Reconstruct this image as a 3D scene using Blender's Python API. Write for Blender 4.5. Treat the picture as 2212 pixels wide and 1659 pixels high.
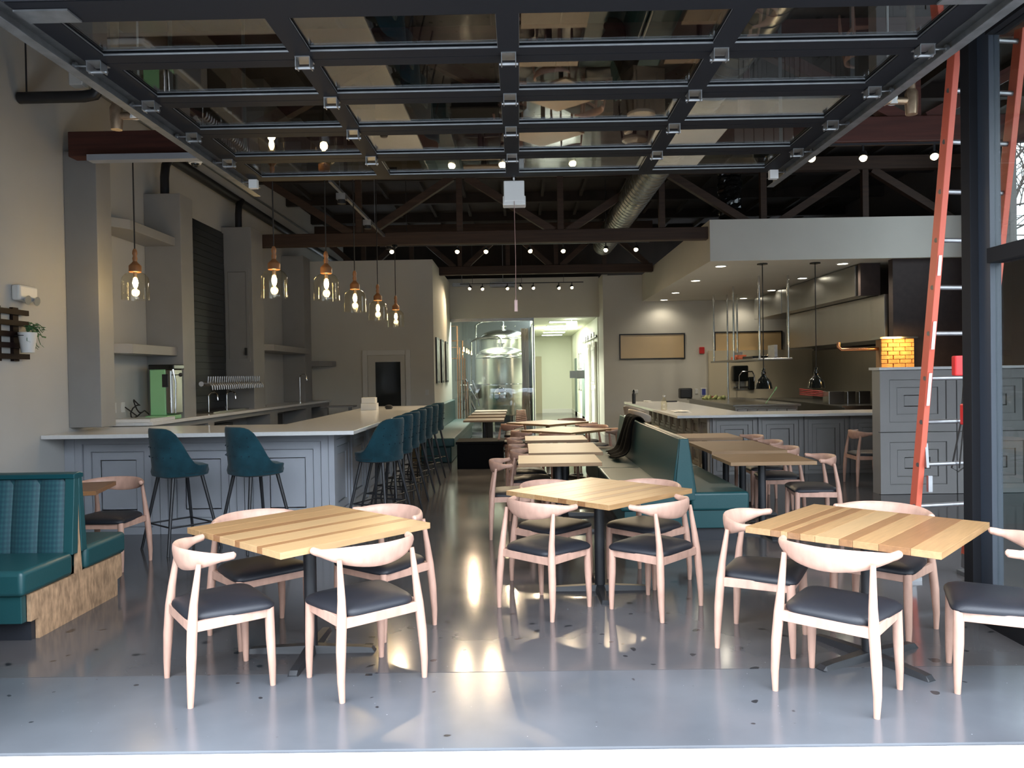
import bpy, math, random
from math import sin, cos, pi, radians as R
from mathutils import Vector as V, Matrix
random.seed(7)
for o in list(bpy.data.objects): bpy.data.objects.remove(o)
SC = bpy.context.scene; COL = SC.collection
# ---------------------------------------------------------------- camera
F, H, ROLL = 1661.0, 1.62, 0.016
cam = bpy.data.cameras.new('camera'); co = bpy.data.objects.new('camera', cam); COL.objects.link(co); SC.camera = co
cam.sensor_width = 36; cam.lens = F / 2212 * 36; cam.clip_end = 300; cam.clip_start = .05
pitch, yaw = math.atan(20.5 / F), math.atan(16 / F)
fwd = V((-sin(yaw) * cos(pitch), cos(yaw) * cos(pitch), -sin(pitch)))
rt = fwd.cross(V((0, 0, 1))).normalized(); up = rt.cross(fwd)
r2 = rt * cos(ROLL) - up * sin(ROLL); u2 = up * cos(ROLL) + rt * sin(ROLL)
co.matrix_world = Matrix(((r2.x, u2.x, -fwd.x, 0), (r2.y, u2.y, -fwd.y, 0), (r2.z, u2.z, -fwd.z, H), (0, 0, 0, 1)))
# ---------------------------------------------------------------- world and exposure
W = bpy.data.worlds.new('world'); SC.world = W; W.use_nodes = True
bg = W.node_tree.nodes['Background']; bg.inputs[0].default_value = (.80, .89, 1, 1); 
_n = W.node_tree.nodes; _l = W.node_tree.links.new
_tc = _n.new('ShaderNodeTexCoord'); _sp = _n.new('ShaderNodeSeparateXYZ'); _mr = _n.new('ShaderNodeMapRange')
_l(_tc.outputs['Generated'], _sp.inputs[0]); _l(_sp.outputs['Z'], _mr.inputs[0])
_mr.inputs[1].default_value = 0; _mr.inputs[2].default_value = 1; _mr.inputs[3].default_value = 4.2; _mr.inputs[4].default_value = 12.6   # overcast: zenith three times the horizon
_l(_mr.outputs[0], bg.inputs[1])
SC.view_settings.view_transform = 'Standard'; SC.view_settings.look = 'None'; SC.view_settings.gamma = 1
SC.view_settings.use_curve_mapping = False; SC.view_settings.exposure = 0.22
SC.cycles.use_denoising = True; SC.cycles.max_bounces = 8; SC.cycles.transparent_max_bounces = 16
SC.cycles.sample_clamp_indirect = 6; SC.cycles.caustics_reflective = False; SC.cycles.caustics_refractive = False
# ---------------------------------------------------------------- helpers
def der(px, py):
    u = px - 1106; v = py - 829.5
    return u * cos(ROLL) - v * sin(ROLL) - 16, u * sin(ROLL) + v * cos(ROLL) + 20.5
def AZ(px, py, z):                       # photo point -> place at height z
    u, v = der(px, py); y = F * (H - z) / v; return V((u / F * y, y, z))
def AY(px, py, y):                       # photo point -> place at depth y
    u, v = der(px, py); return V((u / F * y, y, H - v / F * y))
def AX(px, py, x):
    u, v = der(px, py); y = x * F / u; return V((x, y, H - v / F * y))
MATS = {}
def mat(name, col, rough=.5, metal=0, noise=0, scale=8, stretch=(1, 1, 1), bump=0, bscale=40, spec=.5, emit=None, est=0, sheen=0, coat=0, col2=None, rnoise=0):
    if name in MATS: return MATS[name]
    m = bpy.data.materials.new(name); m.use_nodes = True; MATS[name] = m
    nt = m.node_tree; b = nt.nodes['Principled BSDF']; L = nt.links.new
    b.inputs['Base Color'].default_value = (*col, 1); b.inputs['Roughness'].default_value = rough
    b.inputs['Metallic'].default_value = metal; b.inputs['Specular IOR Level'].default_value = spec
    b.inputs['Sheen Weight'].default_value = sheen; b.inputs['Coat Weight'].default_value = coat
    if emit: b.inputs['Emission Color'].default_value = (*emit, 1); b.inputs['Emission Strength'].default_value = est
    if noise or bump or rnoise:
        tc = nt.nodes.new('ShaderNodeTexCoord'); mp = nt.nodes.new('ShaderNodeMapping')
        mp.inputs['Scale'].default_value = stretch; L(tc.outputs['Object'], mp.inputs[0])
    if noise or rnoise:
        n = nt.nodes.new('ShaderNodeTexNoise'); n.inputs['Scale'].default_value = scale; n.inputs['Detail'].default_value = 5
        L(mp.outputs[0], n.inputs[0])
    if noise:
        cr = nt.nodes.new('ShaderNodeValToRGB'); cr.color_ramp.elements[0].position = .3; cr.color_ramp.elements[1].position = .72
        c2 = col2 or tuple(min(1, c * (1 + noise)) for c in col); c1 = col if col2 else tuple(c * (1 - noise) for c in col)
        cr.color_ramp.elements[0].color = (*c1, 1); cr.color_ramp.elements[1].color = (*c2, 1)
        L(n.outputs[0], cr.inputs[0]); L(cr.outputs[0], b.inputs['Base Color'])
    if rnoise:
        mr = nt.nodes.new('ShaderNodeMapRange'); mr.inputs[3].default_value = max(0.02, rough - rnoise); mr.inputs[4].default_value = rough + rnoise
        L(n.outputs[0], mr.inputs[0]); L(mr.outputs[0], b.inputs['Roughness'])
    if bump:
        n2 = nt.nodes.new('ShaderNodeTexNoise'); n2.inputs['Scale'].default_value = bscale; n2.inputs['Detail'].default_value = 4
        L(mp.outputs[0], n2.inputs[0]); bp = nt.nodes.new('ShaderNodeBump'); bp.inputs['Strength'].default_value = bump
        bp.inputs['Distance'].default_value = .01; L(n2.outputs[0], bp.inputs['Height']); L(bp.outputs[0], b.inputs['Normal'])
    return m
def glass(name, tint=(1, 1, 1), base=.04, rough=0.0):
    if name in MATS: return MATS[name]
    m = bpy.data.materials.new(name); m.use_nodes = True; MATS[name] = m
    nt = m.node_tree; nt.nodes.clear(); L = nt.links.new; N = nt.nodes.new
    out = N('ShaderNodeOutputMaterial'); mx = N('ShaderNodeMixShader'); tr = N('ShaderNodeBsdfTransparent'); gl = N('ShaderNodeBsdfGlossy')
    fr = N('ShaderNodeFresnel'); ge = N('ShaderNodeNewGeometry'); im = N('ShaderNodeMapRange'); im.inputs[3].default_value = 1.5; im.inputs[4].default_value = 1 / 1.5
    L(ge.outputs['Backfacing'], im.inputs[0]); L(im.outputs[0], fr.inputs[0]); ad = N('ShaderNodeMath'); ad.operation = 'ADD'; ad.inputs[1].default_value = base
    tr.inputs[0].default_value = (*tint, 1); gl.inputs['Roughness'].default_value = rough
    L(fr.outputs[0], ad.inputs[0]); L(ad.outputs[0], mx.inputs[0]); L(tr.outputs[0], mx.inputs[1]); L(gl.outputs[0], mx.inputs[2]); L(mx.outputs[0], out.inputs[0])
    return m
class MB:
    def __init__(s): s.v = []; s.f = []
    def box(s, x0, y0, z0, x1, y1, z1, M=None):
        n = len(s.v); p = [V((x, y, z)) for z in (z0, z1) for y in (y0, y1) for x in (x0, x1)]
        if M: p = [M @ q for q in p]
        s.v += p; s.f += [[n + i for i in q] for q in ((0, 2, 3, 1), (4, 5, 7, 6), (0, 1, 5, 4), (2, 6, 7, 3), (0, 4, 6, 2), (1, 3, 7, 5))]; return s
    def bar(s, a, b, w, h=None, upv=(0, 0, 1)):       # rectangular bar between two points
        a, b = V(a), V(b); d = (b - a); l = d.length; d.normalize(); h = h or w; u = V(upv)
        if abs(d.dot(u)) > .95: u = V((0, 1, 0))
        sx = d.cross(u).normalized(); u = sx.cross(d)
        M = Matrix(((sx.x, d.x, u.x, a.x), (sx.y, d.y, u.y, a.y), (sx.z, d.z, u.z, a.z), (0, 0, 0, 1)))
        return s.box(-w / 2, 0, -h / 2, w / 2, l, h / 2, M)
    def loft(s, rings, closed=False, cap=True):
        n0 = len(s.v); k = len(rings[0])
        for r in rings: s.v += [V(p) for p in r]
        m = len(rings)
        for i in range(m if closed else m - 1):
            a = n0 + i * k; b = n0 + ((i + 1) % m) * k
            for j in range(k): s.f.append([a + j, a + (j + 1) % k, b + (j + 1) % k, b + j])
        if cap and not closed:
            s.f.append([n0 + j for j in range(k)][::-1]); s.f.append([n0 + (m - 1) * k + j for j in range(k)])
        return s
    def tube(s, pts, r, n=8, closed=False, cap=True):
        pts = [V(p) for p in pts]; m = len(pts); rs = r if isinstance(r, (list, tuple)) else [r] * m; rings = []; pu = None
        for i, p in enumerate(pts):
            if closed: d = pts[(i + 1) % m] - pts[i - 1]
            else: d = pts[min(i + 1, m - 1)] - pts[max(i - 1, 0)]
            d = d.normalized() if d.length > 1e-9 else V((0, 0, 1))
            if pu is None: pu = V((0, 0, 1)) if abs(d.z) < .9 else V((1, 0, 0))
            sx = d.cross(pu).normalized(); pu = sx.cross(d).normalized()
            rings.append([p + sx * (cos(2 * pi * j / n) * rs[i]) + pu * (sin(2 * pi * j / n) * rs[i]) for j in range(n)])
        return s.loft(rings, closed, cap)
    def lathe(s, prof, c=(0, 0, 0), n=20, M=None, cap=True):
        c = V(c); rings = [[V((r * cos(2 * pi * j / n), r * sin(2 * pi * j / n), z)) for j in range(n)] for r, z in prof]
        rings = [[(M @ p if M else p) + c for p in rr] for rr in rings]
        return s.loft(rings, False, cap)
    def ball(s, c, r, n=10, sz=1):
        return s.lathe([(max(1e-4, r * sin(pi * i / n)), -r * sz * cos(pi * i / n)) for i in range(n + 1)], c, n * 2 if n < 8 else n + 4)
    def prism(s, poly, z0, z1, M=None):
        a = [V((x, y, z0)) for x, y in poly]; b = [V((x, y, z1)) for x, y in poly]
        if M: a = [M @ p for p in a]; b = [M @ p for p in b]
        return s.loft([a, b])
    def build(s, name, m, parent=None, smooth=True, bevel=0, seg=2, loc=None, rot=0, sub=0, solid=0, ang=40):
        me = bpy.data.meshes.new(name); me.from_pydata([tuple(p) for p in s.v], [], s.f); me.update()
        import bmesh
        bm = bmesh.new(); bm.from_mesh(me); bmesh.ops.recalc_face_normals(bm, faces=bm.faces); bm.to_mesh(me); bm.free()
        if smooth:
            me.shade_smooth(); me.set_sharp_from_angle(angle=R(ang))
        me.materials.append(m)
        o = bpy.data.objects.new(name, me); COL.objects.link(o)
        if parent: o.parent = parent
        if loc: o.location = loc
        if rot: o.rotation_euler.z = rot
        if solid: q = o.modifiers.new('s', 'SOLIDIFY'); q.thickness = solid; q.offset = 0
        if bevel: q = o.modifiers.new('b', 'BEVEL'); q.width = bevel; q.segments = seg; q.limit_method = 'ANGLE'
        if sub: q = o.modifiers.new('u', 'SUBSURF'); q.levels = sub; q.render_levels = sub
        return o
def tag(o, label=None, cat=None, group=None, kind=None):
    if label: o['label'] = label
    if cat: o['category'] = cat
    if group: o['group'] = group
    if kind: o['kind'] = kind
    return o
def empty(name, loc=(0, 0, 0), rz=0, label=None, cat=None, group=None, kind=None):
    o = bpy.data.objects.new(name, None); COL.objects.link(o); o.location = loc; o.rotation_euler.z = rz; o.empty_display_size = .1
    return tag(o, label, cat, group, kind)
KIDS = {}
def tree(o):
    return [(c, tree(c)) for c in [x for x in COL.objects if x.parent is o]]
def copy_tree(o, loc, rz, label, group=None, T=None, cat=None):
    r = o.copy(); COL.objects.link(r); r.location = loc; r.rotation_euler.z = rz; r['label'] = label
    if group: r['group'] = group
    def rec(ch, par):
        for c, sub in ch:
            d = c.copy(); COL.objects.link(d); d.parent = par; rec(sub, d)
    rec(T if T is not None else tree(o), r); return r
def lamp(name, typ, loc, energy, col, parent=None, size=.05, spot=None, aim=None, blend=.6):
    l = bpy.data.lights.new(name, typ); l.energy = energy; l.color = col
    if typ == 'AREA': l.size = size
    else: l.shadow_soft_size = size
    if spot: l.spot_size = R(spot); l.spot_blend = blend
    o = bpy.data.objects.new(name, l); COL.objects.link(o); o.location = loc
    if aim: o.rotation_euler = (V(aim)).to_track_quat('-Z', 'Y').to_euler()
    if parent: o.parent = parent
    return o
def nested(mb, w, h, steps, O, U, Nn, up=V((0, 0, 1))):
    """stepped rectangular panel: steps = [(inset, proud)], O lower-left corner, U along, Nn outwards"""
    O, U, Nn = V(O), V(U), V(Nn)
    def ring(ins, d): return [O + U * a + up * b + Nn * d for a, b in ((ins, ins), (w - ins, ins), (w - ins, h - ins), (ins, h - ins))]
    rings = [ring(0, 0)]
    for i, (ins, d) in enumerate(steps):
        rings.append(ring(ins, d))
        nx = steps[i + 1][0] if i + 1 < len(steps) else None
        if nx is not None:
            g = min(.010, w * .012); e = steps[i + 1][1]
            rings += [ring(nx - g, d), ring(nx - g, e - .016), ring(nx, e - .016)]
    return mb.loft(rings, False, True)
# ---------------------------------------------------------------- materials
m_wall = mat('wall_paint', (.46, .455, .435), .8, noise=.03, scale=2, bump=.03, bscale=120)
m_wallw = mat('box_wall_paint', (.66, .635, .57), .8, noise=.02, scale=2)
m_hall = mat('hall_paint', (.72, .73, .62), .7)
m_roof = mat('roof_brown', (.020, .014, .011), .9, noise=.3, scale=3)
m_redwood = mat('red_stained_timber', (.075, .022, .015), .6, noise=.3, scale=4, stretch=(.3, 6, 6))
m_brownwood = mat('brown_timber', (.045, .023, .013), .7, noise=.3, scale=4, stretch=(.3, 6, 6))
m_panel = mat('grey_panel_paint', (.37, .39, .43), .45, noise=.04, scale=3)
m_panel2 = mat('grey_cabinet_paint', (.27, .265, .26), .45, noise=.05, scale=3)
m_quartz = mat('white_quartz', (.74, .74, .73), .15, noise=.03, scale=30)
m_beech = mat('chair_beech', (.50, .30, .228), .48, noise=.14, scale=7, stretch=(3, 3, 1))
m_seat = mat('black_vinyl', (.015, .016, .021), .46, spec=.4, bump=.12, bscale=250)
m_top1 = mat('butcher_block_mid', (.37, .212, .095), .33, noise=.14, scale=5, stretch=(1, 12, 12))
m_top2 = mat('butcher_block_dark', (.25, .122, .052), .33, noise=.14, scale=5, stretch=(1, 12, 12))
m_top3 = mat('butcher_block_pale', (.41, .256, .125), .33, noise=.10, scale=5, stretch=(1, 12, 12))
m_black = mat('black_metal', (.016, .017, .02), .45)
m_blackg = mat('black_enamel', (.01, .012, .012), .12)
m_dframe = mat('door_black_aluminium', (.014, .0145, .017), .6, spec=.07)
m_postb = mat('storefront_aluminium', (.03, .037, .05), .4)
m_duct = mat('duct_steel', (.20, .19, .16), .38, metal=.9, noise=.12, scale=12)
m_track = mat('track_steel', (.20, .205, .21), .5, metal=.7, noise=.2, scale=12)
m_galv = mat('galvanised_steel', (.34, .35, .36), .42, metal=.9, noise=.12, scale=12)
m_chrome = mat('chrome', (.75, .75, .75), .12, metal=1)
m_steel = mat('brushed_steel', (.38, .375, .355), .27, metal=1, noise=.05, scale=6, stretch=(1, 1, .1))
m_tank = mat('tank_steel', (.70, .69, .60), .24, metal=1)
m_teal = mat('teal_vinyl', (.012, .062, .068), .38, bump=.06, bscale=90)
m_velvet = mat('teal_velvet', (.008, .040, .055), .9, noise=.4, scale=6, sheen=.12, spec=.2, bump=.05, bscale=60)
m_bbase = mat('black_toe_kick', (.02, .022, .028), .5)
m_orange = mat('ladder_fibreglass', (.62, .125, .075), .42)
m_red = mat('red_plastic', (.65, .03, .03), .35)
m_white = mat('white_plastic', (.7, .7, .68), .4)
m_paper = mat('white_paper', (.75, .74, .70), .7)
m_amber = mat('turned_wood', (.30, .13, .05), .45, noise=.2, scale=10)
m_cord = mat('black_cord', (.01, .008, .007), .7)
m_copper = mat('copper_pipe', (.75, .35, .18), .25, metal=1)
m_brass = mat('old_brass', (.42, .30, .20), .4, metal=.8, noise=.3, scale=20)
m_green = mat('mint_green_enamel', (.27, .56, .28), .35)
m_darktile = mat('black_tile', (.012, .016, .02), .35)
m_brick = mat('oven_brick', (.60, .30, .10), .8, noise=.25, scale=14, bump=.6, bscale=60)
m_brickd = mat('dark_brick', (.035, .022, .02), .7, noise=.2, scale=10)
m_leaf = mat('leaf_green', (.06, .16, .06), .5)
m_bark = mat('bark', (.05, .035, .03), .9)
m_bulb = mat('glowing_filament', (1, .8, .4), .5, emit=(1, .72, .32), est=60)
m_lens = mat('lit_spot_lens', (1, .9, .6), .5, emit=(1, .80, .45), est=22)
m_can = mat('lit_downlight_lens', (1, .95, .8), .5, emit=(1, .93, .75), est=14)
m_troffer = mat('lit_troffer', (1, 1, 1), .5, emit=(.93, 1, .82), est=9)
m_glass = glass('clear_glass', (.93, .96, .95), .02)
m_dglass = glass('door_glass', (.82, .84, .84), .07)
m_bottle = glass('bottle_glass', (.995, .97, .88), .0)
m_tan = mat('tan_board', (.62, .42, .20), .6)
m_cardb = mat('cardboard', (.28, .18, .11), .8, noise=.1, scale=4)
def floor_mat(name, c1, c2, rough, seed):
    m = mat(name, c1, rough, noise=.2, col2=c2, scale=1.1, rnoise=.07, bump=.010, bscale=14)
    nt = m.node_tree; b = nt.nodes['Principled BSDF']; L = nt.links.new; N = nt.nodes.new
    src = b.inputs['Base Color'].links[0].from_socket; mp = [n for n in nt.nodes if n.type == 'MAPPING'][0]
    def layer(src, scale, thr, soft, col, detail=3, stretch=None, mul=None):
        q = mp
        if stretch:
            q = N('ShaderNodeMapping'); q.inputs['Scale'].default_value = stretch; q.inputs['Rotation'].default_value = (0, 0, .7); L(mp.outputs[0], q.inputs[0])
        n = N('ShaderNodeTexNoise'); n.inputs['Scale'].default_value = scale; n.inputs['Detail'].default_value = detail; L(q.outputs[0], n.inputs[0])
        r = N('ShaderNodeMapRange'); r.inputs[1].default_value = thr; r.inputs[2].default_value = thr + soft; L(n.outputs[0], r.inputs[0])
        mx = N('ShaderNodeMix'); mx.data_type = 'RGBA'; L(r.outputs[0], mx.inputs[0]); L(src, mx.inputs[6]); mx.inputs[7].default_value = (*col, 1)
        return mx.outputs[2]
    src = layer(src, 9 + seed, .70 + .035 * seed, .03, (.02, .021, .024), 1)          # dark footprint-like stains
    src = layer(src, 60, .76, .02, (.32, .34, .36), 2)                 # paint specks
    src = layer(src, 26, .77, .03, (.16, .17, .19), 2, (.08, 1.6, 1))  # scratches
    L(src, b.inputs['Base Color'])
    return m
m_floor = floor_mat('polished_concrete', (.062, .059, .062), (.104, .098, .100), .13, 0)
m_floorf = floor_mat('sky_tinted_slab', (.070, .074, .083), (.112, .118, .130), .2, 1)  # paler bluish tint stands in for sky light on the front slab
# ================================================================ SETTING
def S(name, mb, m, label, parent=None, cat=None, **k):
    o = mb.build(name, m, parent, **k)
    if not parent: tag(o, label, cat or name.split('_')[0], kind='structure')
    return o
YF, YS = 3.32, 4.17          # front edge of the slab, seam
XL, XR = -4.8, 7.6
S('floor', MB().box(XL, YS + .008, -.2, XR, 34, 0), m_floor, 'dark polished concrete floor running back through the restaurant', smooth=False)
S('floor_front', MB().box(XL, YF, -.2, XR, YS, 0), m_floorf, 'concrete slab strip just inside the garage door, tinted blue-grey for sky light', smooth=False, cat='floor')
m_walk = mat('white_sidewalk', (.78, .79, .80), .8, noise=.04, scale=3)
S('sidewalk', MB().box(-14, 2.5, -.25, 14, YF - .004, -.012), m_walk, 'bright white concrete strip outside along the bottom edge', smooth=False, cat='sidewalk')
S('pavement', MB().box(-14, -6, -.25, 14, 2.49, -.02), mat('grey_pavement', (.24, .24, .24), .85, noise=.1, scale=3), 'unseen grey pavement kept dark to cut bounce light indoors', smooth=False, cat='pavement')  # unseen ground, kept dark to cut light bouncing up into the room
S('street', MB().box(-60, -80, -1.2, 60, -6, -.9).box(-60, -6.2, -1.2, 60, -6, -.25), mat('asphalt', (.13, .135, .14), .9), 'grey street and parking lot in front of the building', smooth=False, cat='street')
RZ = 5.4
S('ceiling', MB().box(XL - .3, 3.1, RZ, XR + .3, 21.2, RZ + .2), m_roof, 'dark brown timber roof deck above the trusses', smooth=False)
purl = MB()
for k in range(9): purl.box(XL, 4.6 + 1.9 * k, RZ - .2, XR, 4.72 + 1.9 * k, RZ)
for k in range(15): purl.box(XL + .5 + .8 * k, 3.3, RZ - .1, XL + .56 + .8 * k, 21, RZ)
tag(purl.build('ceiling_joists', m_roof, smooth=False), 'dark joists under the roof deck', 'ceiling', kind='structure')
S('wall_left', MB().box(XL - .2, 3.1, -.2, XL, 21.2, RZ), m_wall, 'plain warm-grey wall on the left, behind the bar', smooth=False)
# right outer wall with a tall window
WY0, WY1, WZ0, WZ1 = 10.4, 12.1, 3.35, 5.1
S('wall_right', MB().box(XR, 3.1, -.2, XR + .2, WY0, RZ).box(XR, WY1, -.2, XR + .2, 20.2, RZ).box(XR, WY0, -.2, XR + .2, WY1, WZ0).box(XR, WY0, WZ1, XR + .2, WY1, RZ), mat('wall_dark_right', (.10, .085, .08), .8), 'dark wall at the far right of the dining room', smooth=False)
S('window_1', MB().box(XR + .08, WY0, WZ0, XR + .1, WY1, WZ1), m_glass, 'high window at the right with bare branches outside', smooth=False)
# front wall around the opening
OX0, OX1, OZ = -2.62, 3.05, 3.5
S('wall_front', MB().box(XL, 3.1, -.2, OX0, 3.3, RZ).box(OX0, 3.1, OZ, 3.9, 3.3, RZ).box(3.9, 3.1, OZ + .5, XR, 3.3, RZ), mat('facade_dark', (.05, .052, .058), .6), 'dark front wall above and beside the door opening', smooth=False)
# white room block at the back left
BX, BY0, BY1, BZ = -1.86, 16.8, 21.0, 4.16
wb = S('wall_back_left', MB().box(XL, BY0, 0, BX, BY0 + .15, BZ).box(BX - .15, BY0 + .15, 0, BX, BY1 + .2, BZ), m_wallw, 'cream wall block with a door, at the end of the bar', smooth=False, cat='wall')
S('wall_header', MB().box(BX - .1, BY1, 3.16, 2.2, BY1 + .2, 4.25), m_wallw, 'cream wall band above the brewery glass and hallway', smooth=False, cat='wall')
S('wall_back_right', MB().box(2.2, 20.0, 0, XR, 20.2, 4.15).box(2.2, 20.2, 0, 2.35, 32.2, 4.2), m_wallw, 'cream back wall with two long interior windows', smooth=False, cat='wall')
S('baseboard_back', MB().box(2.21, 19.98, 0, XR, 20, .12), m_paper, 'low white baseboard along the cream back wall', smooth=False, cat='baseboard')
S('wall_closing', MB().box(XL, 21.2, BZ - .4, XR, 21.4, RZ + .2), m_roof, 'dark wall closing the roof space at the back', smooth=False, cat='wall')
# hallway
S('wall_hall', MB().box(-2.2, 32, 0, 2.4, 32.2, 3.4), m_hall, 'pale green-white wall at the end of the hallway', smooth=False, cat='wall')
S('wall_hall_left', MB().box(.42, 24.2, 0, .5, 32, 3.2), m_hall, 'left wall of the bright hallway', smooth=False, cat='wall')
S('ceiling_hall', MB().box(.42, 21.2, 3.17, 2.4, 32.2, 3.3), mat('hall_ceiling', (.6, .62, .5), .8), 'white hallway ceiling with light panels', smooth=False, cat='ceiling')
S('baseboard_hall', MB().box(.5, 31.96, 0, 2.2, 32, .16).box(2.16, 21.3, 0, 2.18, 31.96, .16), m_paper, 'white baseboard around the hallway', smooth=False, cat='baseboard')
S('wall_hall_right', MB().box(2.18, 21.25, 0.0, 2.199, 32, 3.17), m_hall, 'right wall of the bright hallway carrying the barn door', smooth=False, cat='wall')
# brewery room shell
S('wall_brewery', MB().box(-3.5, 27.5, 0, .42, 27.6, 4.6).box(-3.6, 21.2, 0, -3.5, 27.6, 4.6), mat('brewery_dark', (.16, .17, .16), .7), 'dark walls of the brewery room behind the glass', smooth=False, cat='wall')
S('ceiling_brewery', MB().box(-3.6, 21.4, 4.3, .42, 27.6, 4.4), m_roof, 'dark ceiling of the brewery room', smooth=False, cat='ceiling')
gw = empty('window_2', (0, 0, 0), 0, 'tall clear glass wall in front of the brewery tanks', 'window', kind='structure')
for a, b in ((-1.86, -.86), (-.85, .385)):
    MB().box(a, 21.05, .05, b, 21.065, 3.1).build('pane', m_glass, gw, smooth=False)
MB().box(-1.86, 21.0, 3.08, .42, 21.12, 3.16).box(.385, 21.0, 0, .42, 21.12, 3.1).box(-1.86, 21.0, 0, .42, 21.12, .06).build('frame', m_steel, gw, smooth=False)
# ---- trusses
def truss(y, label, m, x0=XL, x1=XR, zb=3.94, zt=4.2, w=.16):
    t = empty('roof_truss', (0, y, 0), 0, label, 'roof truss', 'timber roof trusses', 'structure')
    MB().box(x0, -w / 2, zb, x1, w / 2, zt).build('bottom_chord', m, t, smooth=False, bevel=.01)
    MB().box(x0, -w / 2, RZ - .42, x1, w / 2, RZ - .2).build('top_chord', m, t, smooth=False)
    n = 7; dx = (x1 - x0) / n
    for i in range(n + 1):
        x = x0 + dx * i
        if 0 < i < n: MB().box(x - .05, -.05, zt, x + .05, .05, RZ - .42).build('post', m, t, smooth=False)
        if i < n:
            a, b = (x + .12, x + dx - .12) if i % 2 else (x + dx - .12, x + .12)
            MB().bar((a, 0, zt - .02), (b, 0, RZ - .42), .12, .12).build('brace', m, t, smooth=False)
    return t
truss(8.0, 'red-stained timber truss nearest the garage door', m_redwood, x0=-4.62)
truss(13.1, 'brown timber truss over the middle of the room', m_brownwood, zb=3.85, zt=4.06, x0=-4.4)
truss(18.3, 'brown timber truss above the cream wall block', m_brownwood, zb=4.0, zt=4.2, x1=3.2)
# ================================================================ BAR
bar = empty('bar_counter', (0, 0, 0), 0, 'long L-shaped grey panelled bar with a white quartz top on the left', 'bar')
BZT = 1.085; BFY = 8.02; BFX = -1.95
MB().box(XL + .003, BFY + .06, 0, BFX - .06, 8.75, BZT - .04).box(-2.6, 8.75, 0, BFX - .06, 13.6, BZT - .04).build('base', m_panel, bar, smooth=False)
MB().prism([(XL + .003, 7.64), (-1.66, 7.64), (-1.62, 13.85), (-2.72, 13.85), (-2.72, 8.9), (XL + .003, 8.9)], BZT - .04, BZT).build('countertop', m_quartz, bar, smooth=False, bevel=.003)
STEP = [(.0, .05), (.05, .036), (.14, .022), (.225, .008)]
MB().box(BFX - .06, BFY - .0, 0, BFX, BFY + .08, BZT - .04).build('corner_post', m_panel, bar, smooth=False, bevel=.003)
MB().box(XL + .003, BFY + .01, 0, XL + .11, BFY + .07, BZT - .04).build('corner_post', m_panel, bar, smooth=False, bevel=.003)
w3 = (BFX - .06 - (XL + .11)) / 3
for i in range(3):
    mb = MB(); nested(mb, w3 - .008, BZT - .05, [(.0, .05), (.085, .034), (.17, .020), (.26, .006)], (XL + .114 + i * w3, BFY + .06, 0), (1, 0, 0), (0, -1, 0)); mb.build('panel', m_panel, bar, smooth=False)
n6 = 6; w6 = (13.6 - BFY - .08) / n6
for i in range(n6):
    mb = MB(); nested(mb, w6 - .01, BZT - .05, [(.0, .05), (.085, .034), (.17, .020), (.26, .006)], (BFX - .06, BFY + .08 + i * w6, 0), (0, 1, 0), (1, 0, 0)); mb.build('panel', m_panel, bar, smooth=False)
# raised white slab end and back bar
bb = empty('back_bar', (0, 0, 0), 0, 'grey back bar counter with open shelves along the left wall', 'back bar')
MB().prism([(XL + .003, 8.92), (-4.28, 8.92), (-4.10, 16.7), (XL + .003, 16.7)], 1.09, 1.13).build('countertop', m_quartz, bb, smooth=False, bevel=.003)
mb = MB().prism([(XL + .003, 9.0), (-4.68, 9.0), (-4.6, 16.65), (XL + .003, 16.65)], 0, 1.09)
mb.prism([(-4.68, 9.0), (-4.34, 9.0), (-4.14, 16.65), (-4.6, 16.65)], .25, .45)
mb.prism([(-4.68, 9.0), (-4.34, 9.0), (-4.14, 16.65), (-4.6, 16.65)], 1.02, 1.09)
for y, t in ((9.0, .1), (10.55, .22), (13.0, .4), (15.0, .4), (16.45, .2)):
    x = -4.34 + (y - 9) * .026; mb.box(-4.66, y, 0, x, y + t, 1.06)
mb.build('carcass', m_panel2, bb, smooth=False)
for y in (11.2, 13.7, 15.6): MB().box(-4.58, y, .5, -4.46, y + .7, .95).build('dark_bottle_cooler', m_black, bb, smooth=False)
MB().prism([(-4.79, 8.9), (-4.30, 8.9), (-4.28, 9.5), (-4.79, 9.5)], 1.13, 1.17).build('slab_end', m_quartz, bb, smooth=False, bevel=.003)
# column cabinets of the back bar
def colcab(x0, x1, y0, y1, z1, label, door=False):
    t = empty('back_bar_column', (0, 0, 0), 0, label, 'cabinet', 'tall columns of the back bar', 'thing')
    MB().box(x0, y0, 1.13, x1, y1, z1).build('body', m_panel2, t, smooth=False, bevel=.004)
    if door:
        mb = MB(); nested(mb, x1 - x0 - .1, 1.5, [(0, .02), (.05, .012)], (x0 + .05, y0, 1.9), (1, 0, 0), (0, -1, 0)); d = mb.build('door', m_panel2, t, smooth=False)
        MB().box(x1 - .12, y0 - .05, 2.0, x1 - .09, y0 - .02, 2.12).build('handle', m_black, d, smooth=False)
    return t
colcab(XL + .003, -4.45, 8.13, 8.42, 4.06, 'front-most tall grey column rising from the end of the bar top')
colcab(XL + .003, -4.33, 9.88, 10.25, 4.02, 'tall grey column behind the mint green appliance')
colcab(XL + .003, -4.31, 12.45, 13.0, 4.08, 'tall grey cabinet with a small black door pull, past the black boards', True)
colcab(XL + .003, -4.35, 15.6, 16.1, 4.10, 'last tall grey column before the cream wall')
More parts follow.
